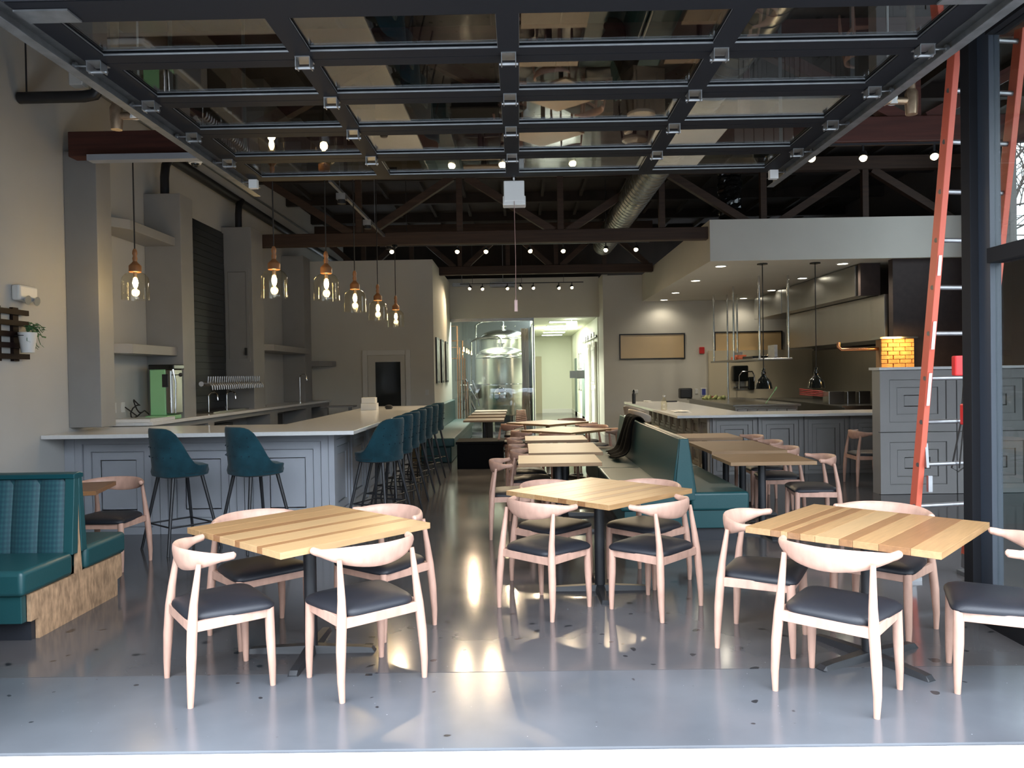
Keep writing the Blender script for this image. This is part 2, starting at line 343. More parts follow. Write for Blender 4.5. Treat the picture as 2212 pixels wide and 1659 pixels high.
# floating shelves
def shelf(z, y0, y1, x1, label):
    MBs = MB().prism([(XL + .004, y0), (x1 - .2, y0), (x1, y0 + .3), (x1, y1), (XL + .004, y1)], z, z + .11)
    tag(MBs.build('floating_shelf', m_panel2, smooth=False, bevel=.003), label, 'shelf', 'floating shelves of the back bar')
for z, n in ((1.93, 'lower'), (3.34, 'upper')):
    shelf(z, 8.43, 9.87, -4.40, n + ' thick grey floating shelf before the second column')
shelf(2.10, 13.02, 15.58, -4.25, 'thick grey floating shelf past the small black door pull')
shelf(1.86, 16.12, 16.78, -4.0, 'last grey floating shelf, above the slim tap')
# black board panel with taps
bp = empty('black_board_panel', (0, 0, 0), 0, 'tall black wall panel of narrow horizontal boards behind the beer taps', 'wall panel')
MB().box(XL + .002, 10.27, 1.14, XL + .02, 12.43, 4.0).build('backing', m_black, bp, smooth=False)
me = None
for k in range(28):
    if me is None: o = MB().box(0, .01, 0, .025, 2.17, .094).build('board', m_darktile, bp, smooth=False); me = o
    else: o = me.copy(); COL.objects.link(o)
    o.location = (XL + .021, 10.26, 1.18 + k * .1)
tp = empty('beer_tap_rail', (0, 0, 0), 0, 'long chrome beer tap rail with a row of taps in front of the black boards', 'beer taps')
MB().tube([(-4.27, 10.28, 1.56), (-4.27, 12.42, 1.56)], .035, 10).build('rail', m_chrome, tp)
MB().box(XL + .03, 12.3, 1.52, -4.27, 12.4, 1.60).build('bracket', m_galv, tp, smooth=False)
p0 = None
for k in range(26):
    if p0 is None:
        o = MB().tube([(0, 0, 0), (.09, 0, 0), (.12, 0, -.03), (.125, 0, -.085)], [.012, .014, .014, .010], 8).tube([(.06, 0, .0), (.065, 0, .05), (.07, 0, .10)], [.008, .011, .013], 8).build('tap', m_galv, tp); p0 = o
    else: o = p0.copy(); COL.objects.link(o)
    o.location = (-4.26, 10.33 + k * .081, 1.56)
def faucet(loc, label, h=.3):
    t = empty('slim_tap', loc, 0, label, 'tap', 'slim taps on the back bar')
    MB().lathe([(.03, 0), (.03, .015), (.012, .02), (.012, h)], n=12).build('column', m_chrome, t)
    MB().tube([(0, 0, h)] + [(.07 - .07 * cos(a), 0, h + .06 * sin(a)) for a in (.5, 1.2, 1.9, 2.6)] + [(.14, 0, h - .06)], .011, 8).build('spout', m_chrome, t)
for i, (y, l) in enumerate(((11.2, 'chrome glass-rinser tap nearest the tall column'), (11.9, 'chrome tap standing between the other two small taps'), (13.1, 'chrome tap in front of the tall grey cabinet'))):
    faucet((-4.55, y, 1.131), l, .24)
faucet((-4.35, 15.2, 1.131), 'slim chrome water tap near the end of the back bar', .5)
tag(MB().box(-4.7, 11.0, 1.131, -4.4, 13.3, 1.15).build('drip_tray', m_steel, smooth=False), 'long steel drip tray under the taps', 'drip tray')
# mint appliance
ap = empty('mint_appliance', (-4.44, 9.60, 1.132), 0, 'mint green and black counter appliance with chrome arms on the back bar', 'appliance')
MB().box(-.16, -.22, 0, .12, .18, .05).build('foot', m_green, ap, smooth=False, bevel=.012)
MB().box(-.14, -.12, .05, .06, .16, .62).build('body', m_green, ap, smooth=False, bevel=.012)
MB().box(-.15, -.13, .62, .17, .17, .68).build('lid', m_blackg, ap, smooth=False, bevel=.01)
MB().box(.06, -.12, .07, .15, .15, .62).build('front', m_steel, ap, smooth=False, bevel=.01)
MB().box(.02, -.128, .40, .09, -.115, .56).build('vent_plate', m_black, ap, smooth=False)
MB().tube([(.14, -.15, .08), (.14, -.15, .60)], .014, 8).tube([(.19, -.15, .08), (.2, -.15, .45), (.17, -.15, .62)], .012, 8).build('arm', m_chrome, ap)
MB().ball((.26, -.15, .55), .025).tube([(.14, -.15, .55), (.26, -.15, .55)], .006, 6).build('knob', m_black, ap)
pts = [V((-4.66 + .05 * sin(t * 2) + .02 * sin(t), 9.3 + .02 * cos(3 * t), 1.185 + .09 * (1 - cos(t)) + .03 * sin(3 * t))) for t in [i * .35 for i in range(38)]]
tag(MB().tube([(-4.79, 9.28, 1.3)] + pts + [(-4.6, 9.38, 1.25), (-4.58, 9.45, 1.2)], .008, 6).build('power_cord', m_cord), 'bundled black power cord beside the mint appliance', 'cord')
for y, l in ((9.0, 'near white outlet plate beside the black cord'), (9.2, 'far white outlet plate behind the black cord')): tag(MB().box(XL + .003, y, 1.24, XL + .012, y + .08, 1.36).build('outlet_plate', m_white, smooth=False), l, 'outlet')
# bar-top things
tag(MB().box(-2.55, 12.3, BZT, -2.3, 12.5, BZT + .11).build('card_box', m_paper, smooth=False, bevel=.003), 'lower white paper box on the bar top', 'box')
tag(MB().box(-2.54, 12.31, BZT + .112, -2.32, 12.49, BZT + .20).build('card_box', m_paper, smooth=False, bevel=.003), 'upper white paper box of the pair on the bar top', 'box')
tag(MB().lathe([(.05, 0), (.07, .03), (.055, .06), (.02, .07)], (-2.15, 12.6, BZT), 12).build('small_dish', m_black), 'small black dish beside the white paper boxes', 'dish')
MBd = MB().box(-3.95, 15.2, 1.02, -3.3, 15.55, 1.05).box(-3.9, 15.3, .3, -3.84, 15.36, 1.02).box(-3.42, 15.3, 0, -3.36, 15.36, 1.02).box(-3.9, 15.3, 0, -3.84, 15.36, .3)
tag(MBd.build('side_stand', m_panel2, smooth=False), 'small grey side stand before the cream door', 'stand')
# door in cream wall
dr = empty('door_2', (0, 0, 0), 0, 'cream door with a big dark glass panel, behind the bar', 'door', kind='structure')
a = AY(782, 757, BY0 - .02); b = AY(886, 757, BY0 - .02); dz = a.z
MB().box(a.x, BY0 - .05, 0, a.x + .11, BY0 - .002, dz).box(b.x - .11, BY0 - .05, 0, b.x, BY0 - .002, dz).box(a.x + .11, BY0 - .05, dz - .11, b.x - .11, BY0 - .002, dz).build('frame', m_paper, dr, smooth=False, bevel=.005)
x0, x1 = a.x + .12, b.x - .12
MB().box(x0, BY0 - .03, 0.01, x0 + .16, BY0 - .001, dz - .12).box(x1 - .1, BY0 - .03, .01, x1, BY0 - .001, dz - .12).box(x0 + .16, BY0 - .03, dz - .26, x1 - .1, BY0 - .001, dz - .12).box(x0 + .16, BY0 - .03, .01, x1 - .1, BY0 - .001, .5).build('leaf', m_wallw, dr, smooth=False)
MB().box(x0 + .16, BY0 - .015, .5, x1 - .1, BY0 - .008, dz - .26).build('pane', mat('dark_door_glass', (.02, .026, .03), .06), dr, smooth=False)
MB().ball((x0 + .07, BY0 - .07, 1.02), .035).tube([(x0 + .07, BY0 - .03, 1.02), (x0 + .07, BY0 - .07, 1.02)], .012, 8).build('door_knob', m_chrome, dr)
tag(MB().box(-1.98 - .08, BY0 - .012, 1.2, -1.98, BY0 - .001, 1.32).build('light_switch', m_white, smooth=False), 'white switch plate on the cream wall right of the door', 'switch')
# pictures on block side wall
for i, (y, l) in enumerate(((17.15, 'tall narrow framed picture nearest the bar'), (18.2, 'middle one of the three tall narrow framed pictures'), (19.3, 'tall narrow framed picture nearest the brewery glass'))):
    z0, z1 = 1.45, 2.48
    f = MB().box(BX + .001, y, z0, BX + .03, y + .62, z1).build('framed_picture', m_black, smooth=False); tag(f, l, 'picture', 'framed pictures beside the brewery')
    MB().box(BX + .03, y + .05, z0 + .05, BX + .034, y + .57, z1 - .05).build('print', mat('print_grey', (.33, .35, .33), .3, noise=.8, scale=6), f, smooth=False)
# left wall items
p = AX(38, 637, XL)
el = empty('emergency_light', (XL, p.y, p.z), 0, 'small cream emergency light with two lenses on the left wall', 'emergency light')
MB().box(.002, -.14, -.06, .09, .14, .09).build('housing', m_white, el, smooth=False, bevel=.02)
for s in (-1, 1): MB().lathe([(.02, .0), (.045, .03), (.045, .035), (.03, .035)], (.09, s * .07, -.05), 14, Matrix.Rotation(R(100), 4, 'Y')).build('lens', m_chrome, el)
p = AX(15, 725, XL)
wp = empty('wall_planter', (XL, p.y, p.z), 0, 'dark brown slatted wall planter holding a white pot on the left wall', 'planter rack')
m_dk = mat('dark_stained_slats', (.010, .004, .0035), .6, spec=.2)
for k in range(5): MB().box(.035, -.3, -.22 + k * .105 - .0, .06, .2, -.17 + k * .105).build('slat', m_dk, wp, smooth=False)
MB().box(.002, .0, -.24, .035, .08, .27).box(.002, -.25, -.24, .035, -.17, .27).build('upright', m_dk, wp, smooth=False)
MB().tube([(.12 + .085 * cos(a), .03 + .085 * sin(a), .0) for a in [i * pi / 8 for i in range(16)]], .004, 6, True).bar((.05, .03, 0), (.06, .03, .0), .01).build('ring', m_black, wp)
pt = empty('potted_trailer', (XL + .15, p.y + .03, p.z - .16), 0, 'white pot with a trailing green plant hung on the wall planter', 'potted plant')
MB().lathe([(.055, 0), (.082, .19), (.078, .19), (.052, .02)], n=20).build('pot', m_white, pt)
mb = MB(); st = MB()
for k in range(14):
    a0 = random.uniform(-.6, 1.9); r = random.uniform(.08, .24); d = random.uniform(-.2, .02)
    ps = [V((0 + r * cos(a0) * .35 * t, r * sin(a0) * t * 1.1, .19 + .09 * sin(t * 2.4) + d * t * t)) for t in (0, .35, .7, 1)]
    st.tube(ps, .003, 5)
    for q in ps[1:]:
        for s in (0, 1):
            th = random.uniform(0, 6); ax = V((cos(th) * .3, sin(th), random.uniform(-.5, .3))).normalized() * .05; w = V((.5, 0, .8)).cross(ax).normalized() * .02
            n = len(mb.v); mb.v += [q, q + ax * .5 + w, q + ax, q + ax * .5 - w]; mb.f.append([n, n + 1, n + 2, n + 3])
st.build('stem', m_leaf, pt); tag(mb.build('leaves', m_leaf, pt, smooth=False), kind='stuff')
# pipes high on the left
q = lambda x, y: AY(x, y, 7.4)
hp = MB().tube([q(40, 211), q(180, 208), q(204, 204), q(213, 192), q(215, 165), q(214, 120)], .055, 14)
pl = tag(hp.build('black_exhaust_pipe', m_black), 'thick black elbowed pipe high on the left wall', 'pipe')
MB().tube([q(56, 200), q(56, 200) + V((0, 0, RZ - q(56, 200).z))], .008, 6).build('hanger_rod', m_black, pl)
a = q(155, 188); b = q(184, 158)
tag(MB().box(a.x, 7.34, a.z, b.x, 7.46, b.z).build('control_box', m_white, smooth=False, bevel=.01), 'small white control box above the black pipe', 'box')
tag(MB().tube([(-4.66, 9.9, 4.62), (-4.67, 10.5, 4.62), (-4.7, 16.5, 4.6), (-4.7, 20.6, 4.6)], .07, 12).build('black_conduit', m_black), 'long black insulated pipe running back along the left wall', 'pipe')
cd_ = tag(MB().tube([(XL + .03, 8.3, 4.92), (XL + .03, 20.5, 4.92)], .02, 8).build('thin_conduit', m_galv), 'thin conduit above the black pipe on the left wall', 'conduit')
for y, z0, l in ((10.05, 4.02, 'black tube rising from the second grey column'), (12.7, 4.08, 'black tube rising from the tall grey cabinet')):
    tag(MB().tube([(-4.60, y, z0 + .002), (-4.60, y, z0 + .25), (-4.61, y + .06, z0 + .42), (-4.63, y + .25, 4.61)], .055, 12).build('trunk_line_riser', m_black), l, 'pipe', 'black trunk line risers')
def sprinkler(x, y, s, label):
    t = empty('sprinkler_pipe', (x, y, 0), 0, label, 'sprinkler')
    MB().tube([(0, 0, 3.30), (0, 0, 5.2)], .026, 10).lathe([(.036, 3.27), (.04, 3.33), (.04, 3.41), (.03, 3.43)], n=12).build('riser', m_brass, t)
    MB().tube([(0, 0, 3.36), (s * .16, 0, 3.36), (s * .17, 0, 3.36), (s * .24, 0, 3.36), (s * .25, 0, 3.36)], [.024, .024, .03, .03, .015], 10).build('branch', m_brass, t)
    MB().tube([(s * .25, 0, 3.36), (s * .28, 0, 3.385), (s * .31, 0, 3.36), (s * .28, 0, 3.335)], .006, 6, True).build('head', m_chrome, t)
    MB().tube([(s * .12, 0, 3.34), (s * .12, 0, 3.42)], .03, 8).tube([(s * .12, 0, 3.42), (s * .15, 0, 3.55), (s * .15, 0, 4.0)], .007, 6).build('hanger', m_white, t)
sprinkler(-2.62, 5.05, 1, 'brass sprinkler pipe and valve left of the garage door')
sprinkler(2.58, 5.05, -1, 'sprinkler pipe and head right of the garage door')
dc = empty('dome_camera', (-3.33, 7.98, 3.86), 0, 'white dome security camera under the red truss', 'security camera')
MB().lathe([(.055, .08), (.07, .06), (.07, .02), (.06, 0)], n=18).build('housing', m_white, dc); MB().ball((0, 0, .01), .045).build('dome', m_blackg, dc)
tag(MB().box(-4.35, 7.78, 3.86, -2.9, 7.90, 3.92).build('junction_channel', m_panel, smooth=False), 'grey channel fixed under the red truss at left', 'channel')
# ================================================================ KITCHEN SIDE
kc = empty('kitchen_counter', (0, 0, 0), 0, 'U-shaped grey panelled kitchen counter with white quartz top', 'counter')
KZ = .95
MB().box(2.98, 12.08, 0, XR - .1, 12.5, KZ - .04).box(2.98, 12.5, 0, 3.35, 17.6, KZ - .04).build('base', m_panel2, kc, smooth=False)
MB().prism([(2.40, 11.75), (XR - .1, 11.75), (XR - .1, 12.7), (3.6, 12.7), (3.6, 17.7), (2.40, 17.7)], KZ - .04, KZ).build('countertop', m_quartz, kc, smooth=False, bevel=.003)
for i in range(5):
    mb = MB(); nested(mb, .68, KZ - .05, [(.0, .04), (.06, .030), (.13, .018), (.2, .006)], (2.98 + .03 + i * .715, 12.08, 0), (1, 0, 0), (0, -1, 0)); mb.build('panel', m_panel2, kc, smooth=False)
m_tanpanel = mat('taupe_panel_paint', (.34, .28, .22), .5)
for i in range(9):
    for j in range(2):
        mb = MB(); nested(mb, .58, .44, [(.0, .04), (.05, .030), (.11, .018), (.16, .006)], (2.98, 12.1 + i * .605, .01 + j * .45), (0, 1, 0), (-1, 0, 0)); mb.build('side_panel', m_tanpanel, kc, smooth=False)
pw = empty('half_wall', (0, 0, 0), 0, 'grey panelled half wall with a white cap, behind the orange ladder', 'half wall', kind='structure')
PX = 4.62
MB().box(PX, 9.95, 0, XR, 10.12, 1.60).build('core', m_panel2, pw, smooth=False)
MB().box(PX - .03, 9.85, 1.60, XR, 10.15, 1.635).build('cap', m_quartz, pw, smooth=False, bevel=.004)
for j in range(2):
    for i in range(2):
        mb = MB(); nested(mb, .97, .79, [(.0, .05), (.13, .036), (.23, .022), (.33, .008)], (PX + .0 + i * .985, 9.95, .005 + j * .8), (1, 0, 0), (0, -1, 0)); mb.build('panel', m_panel2, pw, smooth=False)
# soffit / kitchen ceiling
S('ceiling_kitchen', MB().box(3.22, 12.9, 3.46, XR, 20, 3.56).box(3.22, 12.9, 3.56, XR, 13.0, 4.15).box(3.22, 13.0, 3.56, 3.32, 20, 4.15), m_wallw, 'dropped cream soffit and ceiling over the open kitchen', smooth=False, cat='ceiling')
S('wall_kitchen', MB().box(6.30, 13.0, 0, XR, 13.15, 3.46).box(5.96, 13.45, 2.90, 6.30, 13.55, 3.46), m_brickd, 'dark brown brick wall at the right of the kitchen', smooth=False, cat='wall')
cans = [(1555, 576), (1501, 607), (1458, 633), (1424, 653), (1816, 571), (1730, 602), (1664, 628), (1604, 645)]
for i, (x, y) in enumerate(cans):
    p = AZ(x, y, 3.455)
    t = empty('recessed_downlight', (p.x, min(p.y, 19.6), 3.459), 0, ['first', 'second', 'third', 'last'][i % 4] + ' round recessed downlight in the ' + ('outer' if i < 4 else 'inner') + ' row of the kitchen ceiling', 'downlight', 'recessed kitchen downlights')
    MB().lathe([(.115, 0), (.115, -.008), (.09, -.012), (.088, -.004)], n=20).build('trim', m_white, t)
    MB().lathe([(.085, -.006), (.001, -.007)], n=20).build('lens', m_can, t)
    lamp('downlight_lamp', 'SPOT', (0, 0, -.03), 60 if p.y < 18.3 else 16, (1, .90, .72), t, .06, 150)
# stainless hood
hd = empty('range_hood', (0, 0, 0), 0, 'long stainless steel range hood hanging over the cook line', 'range hood')
MB().box(5.93, 13.6, 2.90, 6.9, 19.4, 3.44).build('upper_body', m_steel, hd, smooth=False, bevel=.004)
MB().box(6.25, 13.2, 2.12, 7.2, 18.0, 2.89).build('lower_body', m_steel, hd, smooth=False, bevel=.004)
for y in (15.4, 17.4): MB().box(5.922, y, 2.9, 5.929, y + .01, 3.44).build('seam', m_galv, hd, smooth=False)
# brick pier
bk = empty('brick_pier', (0, 0, 0), 0, 'warm lit brick pier of the oven above the half wall', 'brick oven')
MB().box(6.0, 12.78, 0, 6.5, 12.99, 2.10).build('core', mat('mortar', (.30, .17, .08), .9), bk, smooth=False)
b0 = None; rnd = random.Random(3)
for r in range(9):
    z = 1.50 + r * .068; off = (r % 2) * .09; x = 5.98 - off
    while x < 6.52:
        xa, xb = max(5.98, x), min(6.52, x + .19)
        if xb - xa > .03:
            d = rnd.uniform(-.006, .006); MB().box(xa + .004, 12.75 + d, z + .003, xb - .004, 12.79, z + .062).build('brick', m_brick, bk, smooth=False)
        x += .198
MB().prism([(5.94, 12.7), (6.56, 12.7), (6.56, 12.995), (5.94, 12.995)], 2.11, 2.14).build('cap', m_steel, bk, smooth=False)
lamp('oven_lamp', 'AREA', (6.24, 12.45, 2.12), 9, (1, .62, .22), bk, .25, aim=(0, .55, -1))
# copper pipe
tag(MB().tube([(5.34, 12.9, 2.07), (5.34, 12.9, 1.99), (5.38, 12.9, 1.95), (5.6, 12.9, 1.95), (5.999, 12.9, 1.95)], .03, 10).build('copper_gas_pipe', m_copper), 'copper pipe elbow left of the lit brick pier', 'pipe')
# hanging pot shelf
ps = empty('hanging_shelf', (0, 0, 0), 0, 'stainless overhead shelf hung on chrome poles from the kitchen ceiling', 'hanging shelf')
MB().box(4.62, 14.9, 1.82, 5.28, 18.6, 1.86).build('shelf_board', m_steel, ps, smooth=False, bevel=.006)
for x, y, z0 in ((4.68, 15.0, 1.86), (5.24, 15.0, 1.86), (4.68, 16.8, 1.86), (5.24, 16.8, 1.86), (4.68, 18.5, 1.86), (5.24, 18.5, 1.86), (5.02, 18.55, .92)):
    MB().tube([(x, y, z0), (x, y, 3.46)], .022, 10).build('pole', m_chrome, ps)
tag(MB().box(4.75, 16.9, 1.862, 5.1, 17.3, 1.93).box(4.8, 16.95, 1.93, 5.0, 17.2, 1.97).build('orange_folder_stack', mat('orange_cloth', (.5, .13, .06), .7), smooth=False, bevel=.01), 'flat orange bundle on the hanging shelf', 'bundle')
tag(MB().box(5.0, 15.1, 1.862, 5.06, 15.5, 2.12).box(4.98, 15.1, 1.862, 5.08, 15.5, 1.88).build('steel_bracket_plate', m_galv, smooth=False), 'upright steel plate with holes on the hanging shelf', 'steel plate')
tag(MB().box(4.75, 15.7, 1.862, 5.15, 16.4, 1.92).build('black_tray', m_blackg, smooth=False, bevel=.01), 'black tray on the hanging shelf', 'tray')
tag(MB().lathe([(.06, 0), (.07, .05), (.05, .09), (.02, .12)], (5.2, 16.0, 1.862), 12).build('metal_pot', m_brass), 'small brassy pot on the hanging shelf', 'pot')
tag(MB().box(5.05, 17.6, 1.862, 5.1, 18.2, 2.05).build('perforated_rack', m_galv, smooth=False), 'grey perforated rack at the far end of the hanging shelf', 'rack')
# black pendants of the pass
for x, l in ((1647, 'black enamel dome pendant over the counter, left one'), (1760, 'black enamel dome pendant over the counter, right one')):
    a = AY(x - 3, 569, 13.3)
    t = empty('dome_pendant', (a.x, 13.3, 0), 0, l, 'pendant lamp', 'black dome pendants in the kitchen')
    MB().lathe([(.09, 3.459), (.09, 3.44), (.02, 3.43)], n=18).build('canopy', m_blackg, t)
    MB().tube([(0, 0, 3.44), (0, 0, 1.62)], .009, 8).build('cord', m_cord, t)
    MB().lathe([(.022, 1.66), (.03, 1.65), (.03, 1.60), (.04, 1.59), (.04, 1.53), (.06, 1.50), (.10, 1.46), (.128, 1.40), (.142, 1.32), (.147, 1.305), (.138, 1.305), (.12, 1.40), (.03, 1.5)], n=24).build('shade', m_blackg, t)
# kitchen back wall things
def wallplate(x0, y0, x1, y1, Y, d, m, name, label, cat, bevel=.01):
    a = AY(x0, y0, Y); b = AY(x1, y1, Y)
    o = MB().box(min(a.x, b.x), Y - d, min(a.z, b.z), max(a.x, b.x), Y - .002, max(a.z, b.z)).build(name, m, smooth=False, bevel=bevel)
    return tag(o, label, cat)
YB = 20.0
def intwin(x0, y0, x1, y1, label, n):
    a = AY(x0, y0, YB); b = AY(x1, y1, YB); t = empty('window_%d' % n, (0, 0, 0), 0, label, 'window', kind='structure')
    X0, X1, Z0, Z1 = a.x, b.x, b.z, a.z
    MB().box(X0, YB - .03, Z0, X0 + .03, YB - .001, Z1).box(X1 - .03, YB - .03, Z0, X1, YB - .001, Z1).box(X0 + .03, YB - .03, Z0, X1 - .03, YB - .001, Z0 + .03).box(X0 + .03, YB - .03, Z1 - .03, X1 - .03, YB - .001, Z1).build('frame', m_black, t, smooth=False)
    MB().box(X0 + .03, YB - .012, Z0 + .03, X1 - .03, YB - .006, Z1 - .03).build('pane', mat('painted_room_light', (.72, .52, .28), .08, noise=.1, scale=.8), t, smooth=False)  # opaque pane, light of the room behind put into its colour
intwin(1337, 722, 1479, 775, 'long black-framed window painted with tan room light left of the red alarm', 3)
intwin(1541, 717, 1688, 772, 'long black-framed window behind the hanging shelf', 4)
wallplate(1509, 750, 1520, 764, YB, .05, m_red, 'fire_alarm', 'small red fire alarm on the cream wall', 'fire alarm')
wallplate(1578, 790, 1611, 823, YB - .1, .2, m_blackg, 'towel_dispenser', 'black paper towel dispenser on the kitchen wall', 'towel dispenser', .03)
wallplate(1588, 823, 1607, 842, YB - .1, .01, m_paper, 'paper_towel', 'white paper towel hanging from the dispenser', 'paper towel')
wallplate(1613, 814, 1627, 842, YB - .1, .1, m_blackg, 'soap_dispenser', 'black soap dispenser right of the towel dispenser', 'soap dispenser', .03)
wallplate(1552, 826, 1564, 838, YB, .02, m_paper, 'outlet_plate', 'white outlet plate under the hanging shelf', 'outlet')
wallplate(1500, 840, 1507, 851, YB, .02, m_white, 'light_switch', 'white light switch left of the blue notice', 'switch')
bn = wallplate(1512, 838, 1526, 855, YB, .02, m_white, 'blue_notice', 'white and blue notice on the kitchen wall', 'notice')
a = AY(1515, 840, YB); b = AY(1523, 853, YB); MB().box(a.x, YB - .024, b.z, b.x, YB - .0205, a.z).build('print', mat('blue_print', (.06, .08, .35), .5), bn, smooth=False)
rs = wallplate(1519, 856, 1543, 875, 18.6, .02, mat('red_sign', (.55, .04, .05), .4), 'red_sign', 'red sign with pale text left of the prep counter', 'sign')
a = AY(1521, 858, 18.58); b = AY(1541, 873, 18.58)
mb = MB()
for k in range(5): mb.box(a.x + .03 * (k % 2), 18.574, a.z - .03 - k * .035, b.x - .03 * ((k + 1) % 3), 18.579, a.z - .018 - k * .035)
mb.build('text_lines', m_paper, rs, smooth=False)
wallplate(1365, 842, 1378, 850, YB, .02, m_white, 'outlet_plate', 'white outlet plate behind the dark water bottle', 'outlet')
# white splash panel, yellow light put into its tan colour, + steel side
S('wall_kitchen_splash', MB().box(4.9, 19.9, .9, 7.6, 19.98, 2.15), mat('splash_light_tint', (.66, .58, .42), .5), 'kitchen splash wall under the hood, tinted cream for yellow light', smooth=False, cat='wall')
tag(MB().box(7.52, 13.3, .0, 7.57, 19.8, 2.1).build('steel_splash', m_steel, smooth=False), 'steel sheet behind the cook line', 'steel sheet')
# prep counters
pc = empty('prep_counter', (0, 0, 0), 0, 'stainless prep counter behind the kitchen pass', 'prep counter')
MB().box(4.1, 14.8, .93, 5.4, 18.9, .97).build('worktop', m_steel, pc, smooth=False, bevel=.004)
MB().box(4.15, 14.85, .12, 5.35, 18.85, .93).build('cabinet', m_steel, pc, smooth=False)
for x in (4.2, 5.3):
    for y in (14.95, 18.7): MB().tube([(x, y, 0), (x, y, .12)], .03, 8).build('leg', m_steel, pc)
mb = MB()
for k in range(6): mb.box(4.2 + .19 * k, 14.835, .2, 4.37 + .19 * k, 14.85, .88)
mb.build('drawer_fronts', m_panel2, pc, smooth=False)
cl = empty('cook_line', (0, 0, 0), 0, 'dark stainless cook line with baskets at the right of the kitchen', 'cook line')
MB().box(5.85, 13.9, 0, 6.7, 18.5, .93).build('body', m_steel, cl, smooth=False)
MB().box(5.80, 13.88, .93, 6.72, 18.5, .96).build('top', m_steel, cl, smooth=False)
for x, z, w in ((5.85, .96, .3), (6.2, .96, .16), (6.42, .96, .22)):
    MB().box(x, 14.6, z, x + w, 14.9, z + .24).build('basket', m_steel, cl, smooth=False, bevel=.01)
for k in range(4): MB().tube([(5.88 - .40, 15.1, 1.14 + .035 * k), (5.93, 14.9, 1.10 + .03 * k)], .008, 6).build('red_handle', m_red, cl)
mb = MB(); rn = random.Random(5)
for k in range(30): mb.ball((4.55 + rn.uniform(-.25, .25), 17.9 + rn.uniform(-.15, .3), .98 + rn.uniform(0, .05)), rn.uniform(.02, .05), 5)
tag(mb.build('cut_vegetables', mat('pale_green_veg', (.42, .45, .18), .6)), 'heap of pale green cut vegetables on the prep counter', 'vegetables', kind='stuff')
tag(MB().tube([(4.85, 15.2, .97), (5.03, 15.2, 1.22)], .006, 6).tube([(5.03, 15.2, 1.22), (5.07, 15.2, 1.29)], .016, 8).build('whisk_handle', m_green), 'thin utensil with a green handle leaning on the prep counter', 'utensil')
ft = MB().tube([(5.62, 19.7, 1.15), (5.62, 19.7, 1.5), (5.7, 19.7, 1.6), (5.95, 19.7, 1.6), (6.0, 19.7, 1.5), (6.0, 19.7, 1.35)], .018, 8).tube([(5.5, 19.85, 1.2), (5.9, 19.85, 1.2)], .03, 8).tube([(5.62, 19.85, 1.2), (5.62, 19.7, 1.2), (5.62, 19.7, 1.3)], .018, 8)
tag(ft.build('spray_faucet', m_chrome), 'chrome wall faucet with a looped spout behind the right dome pendant', 'faucet')
tag(MB().box(3.9, 18.7, .97, 4.2, 18.95, 1.22).build('black_bin', m_black, smooth=False, bevel=.03), 'black plastic bin at the far left of the prep counter', 'bin')
# counter things
p = AZ(1369, 872, KZ)
t = empty('water_bottle', (p.x, min(p.y, 17.3), KZ), 0, 'dark metal water bottle on the left end of the kitchen counter', 'bottle')
MB().lathe([(.036, 0), (.038, .01), (.038, .2), (.022, .235)], n=16).build('body', m_black, t); MB().lathe([(.024, .235), (.024, .27), (.012, .3)], n=12).build('cap', m_blackg, t)
p = AZ(1434, 886, KZ)
t = empty('glass_bottle', (p.x, p.y, KZ), 0, 'clear plastic bottle on the kitchen counter', 'bottle')
MB().lathe([(.05, 0), (.055, .02), (.055, .15), (.02, .21), (.02, .24)], n=18).build('body', m_bottle, t); MB().lathe([(.023, .235), (.023, .26)], n=12).build('cap', m_white, t)
for x, y, n, l in ((1404, 868, 'paper_scraps', 'crumpled white paper near the counter end'), (1478, 890, 'napkin_pile', 'flat white napkins on the counter corner')):
    p = AZ(x, y, KZ); mb = MB(); rn = random.Random(x)
    for k in range(5): mb.box(p.x - .1 + rn.uniform(-.08, .08), p.y + rn.uniform(-.2, .2), KZ + .004 * k, p.x + .05 + rn.uniform(-.05, .08), p.y + rn.uniform(.25, .4), KZ + .004 * k + .003)
    tag(mb.build(n, m_paper, smooth=False), l, 'paper')
p = AZ(1449, 868, KZ); tag(MB().box(p.x - .12, p.y - .1, KZ, p.x + .12, p.y - .04, KZ + .03).build('black_scissors', m_black, smooth=False, bevel=.01), 'small black tool lying on the kitchen counter', 'tool')
p = AZ(1860, 828, 1.635)
tag(MB().lathe([(.05, 0), (.062, .13), (.058, .13), (.046, .01)], (5.78, 9.98, 1.636), 16).tube([(5.79, 9.98, 1.7), (5.8, 9.98, 1.86)], .004, 6).build('paper_cup', m_white), 'pale cup with a straw on the half wall cap behind the ladder', 'cup')
# duct work
dk = empty('spiral_duct', (0, 0, 0), 0, 'round silver spiral duct under the roof at centre right', 'duct')
MB().tube([(1.95, 5.0, 4.52), (1.95, 17.5, 4.52)], .23, 24).build('pipe', m_duct, dk)
mb = MB()
for k in range(60): mb.tube([(1.95 + .234 * cos(a), 5.1 + k * .2 + .2 * a / (2 * pi), 4.52 + .234 * sin(a)) for a in [i * pi / 10 for i in range(20)]], .006, 4)
tag(mb.build('seam', m_duct, dk), kind='stuff')
mb = MB(); rn = random.Random(2); rings = []
for k in range(26):
    z = 4.16 + k * .0402; rings.append([(3.72 + (.19 + rn.uniform(-.03, .03)) * cos(a), 13.5 + (.19 + rn.uniform(-.03, .03)) * sin(a), z) for a in [i * pi / 9 for i in range(18)]])
tag(mb.loft(rings).build('black_plastic_duct', mat('black_plastic_wrap', (.01, .01, .01), .1), smooth=False), 'duct wrapped in crinkled shiny black plastic above the soffit', 'duct')
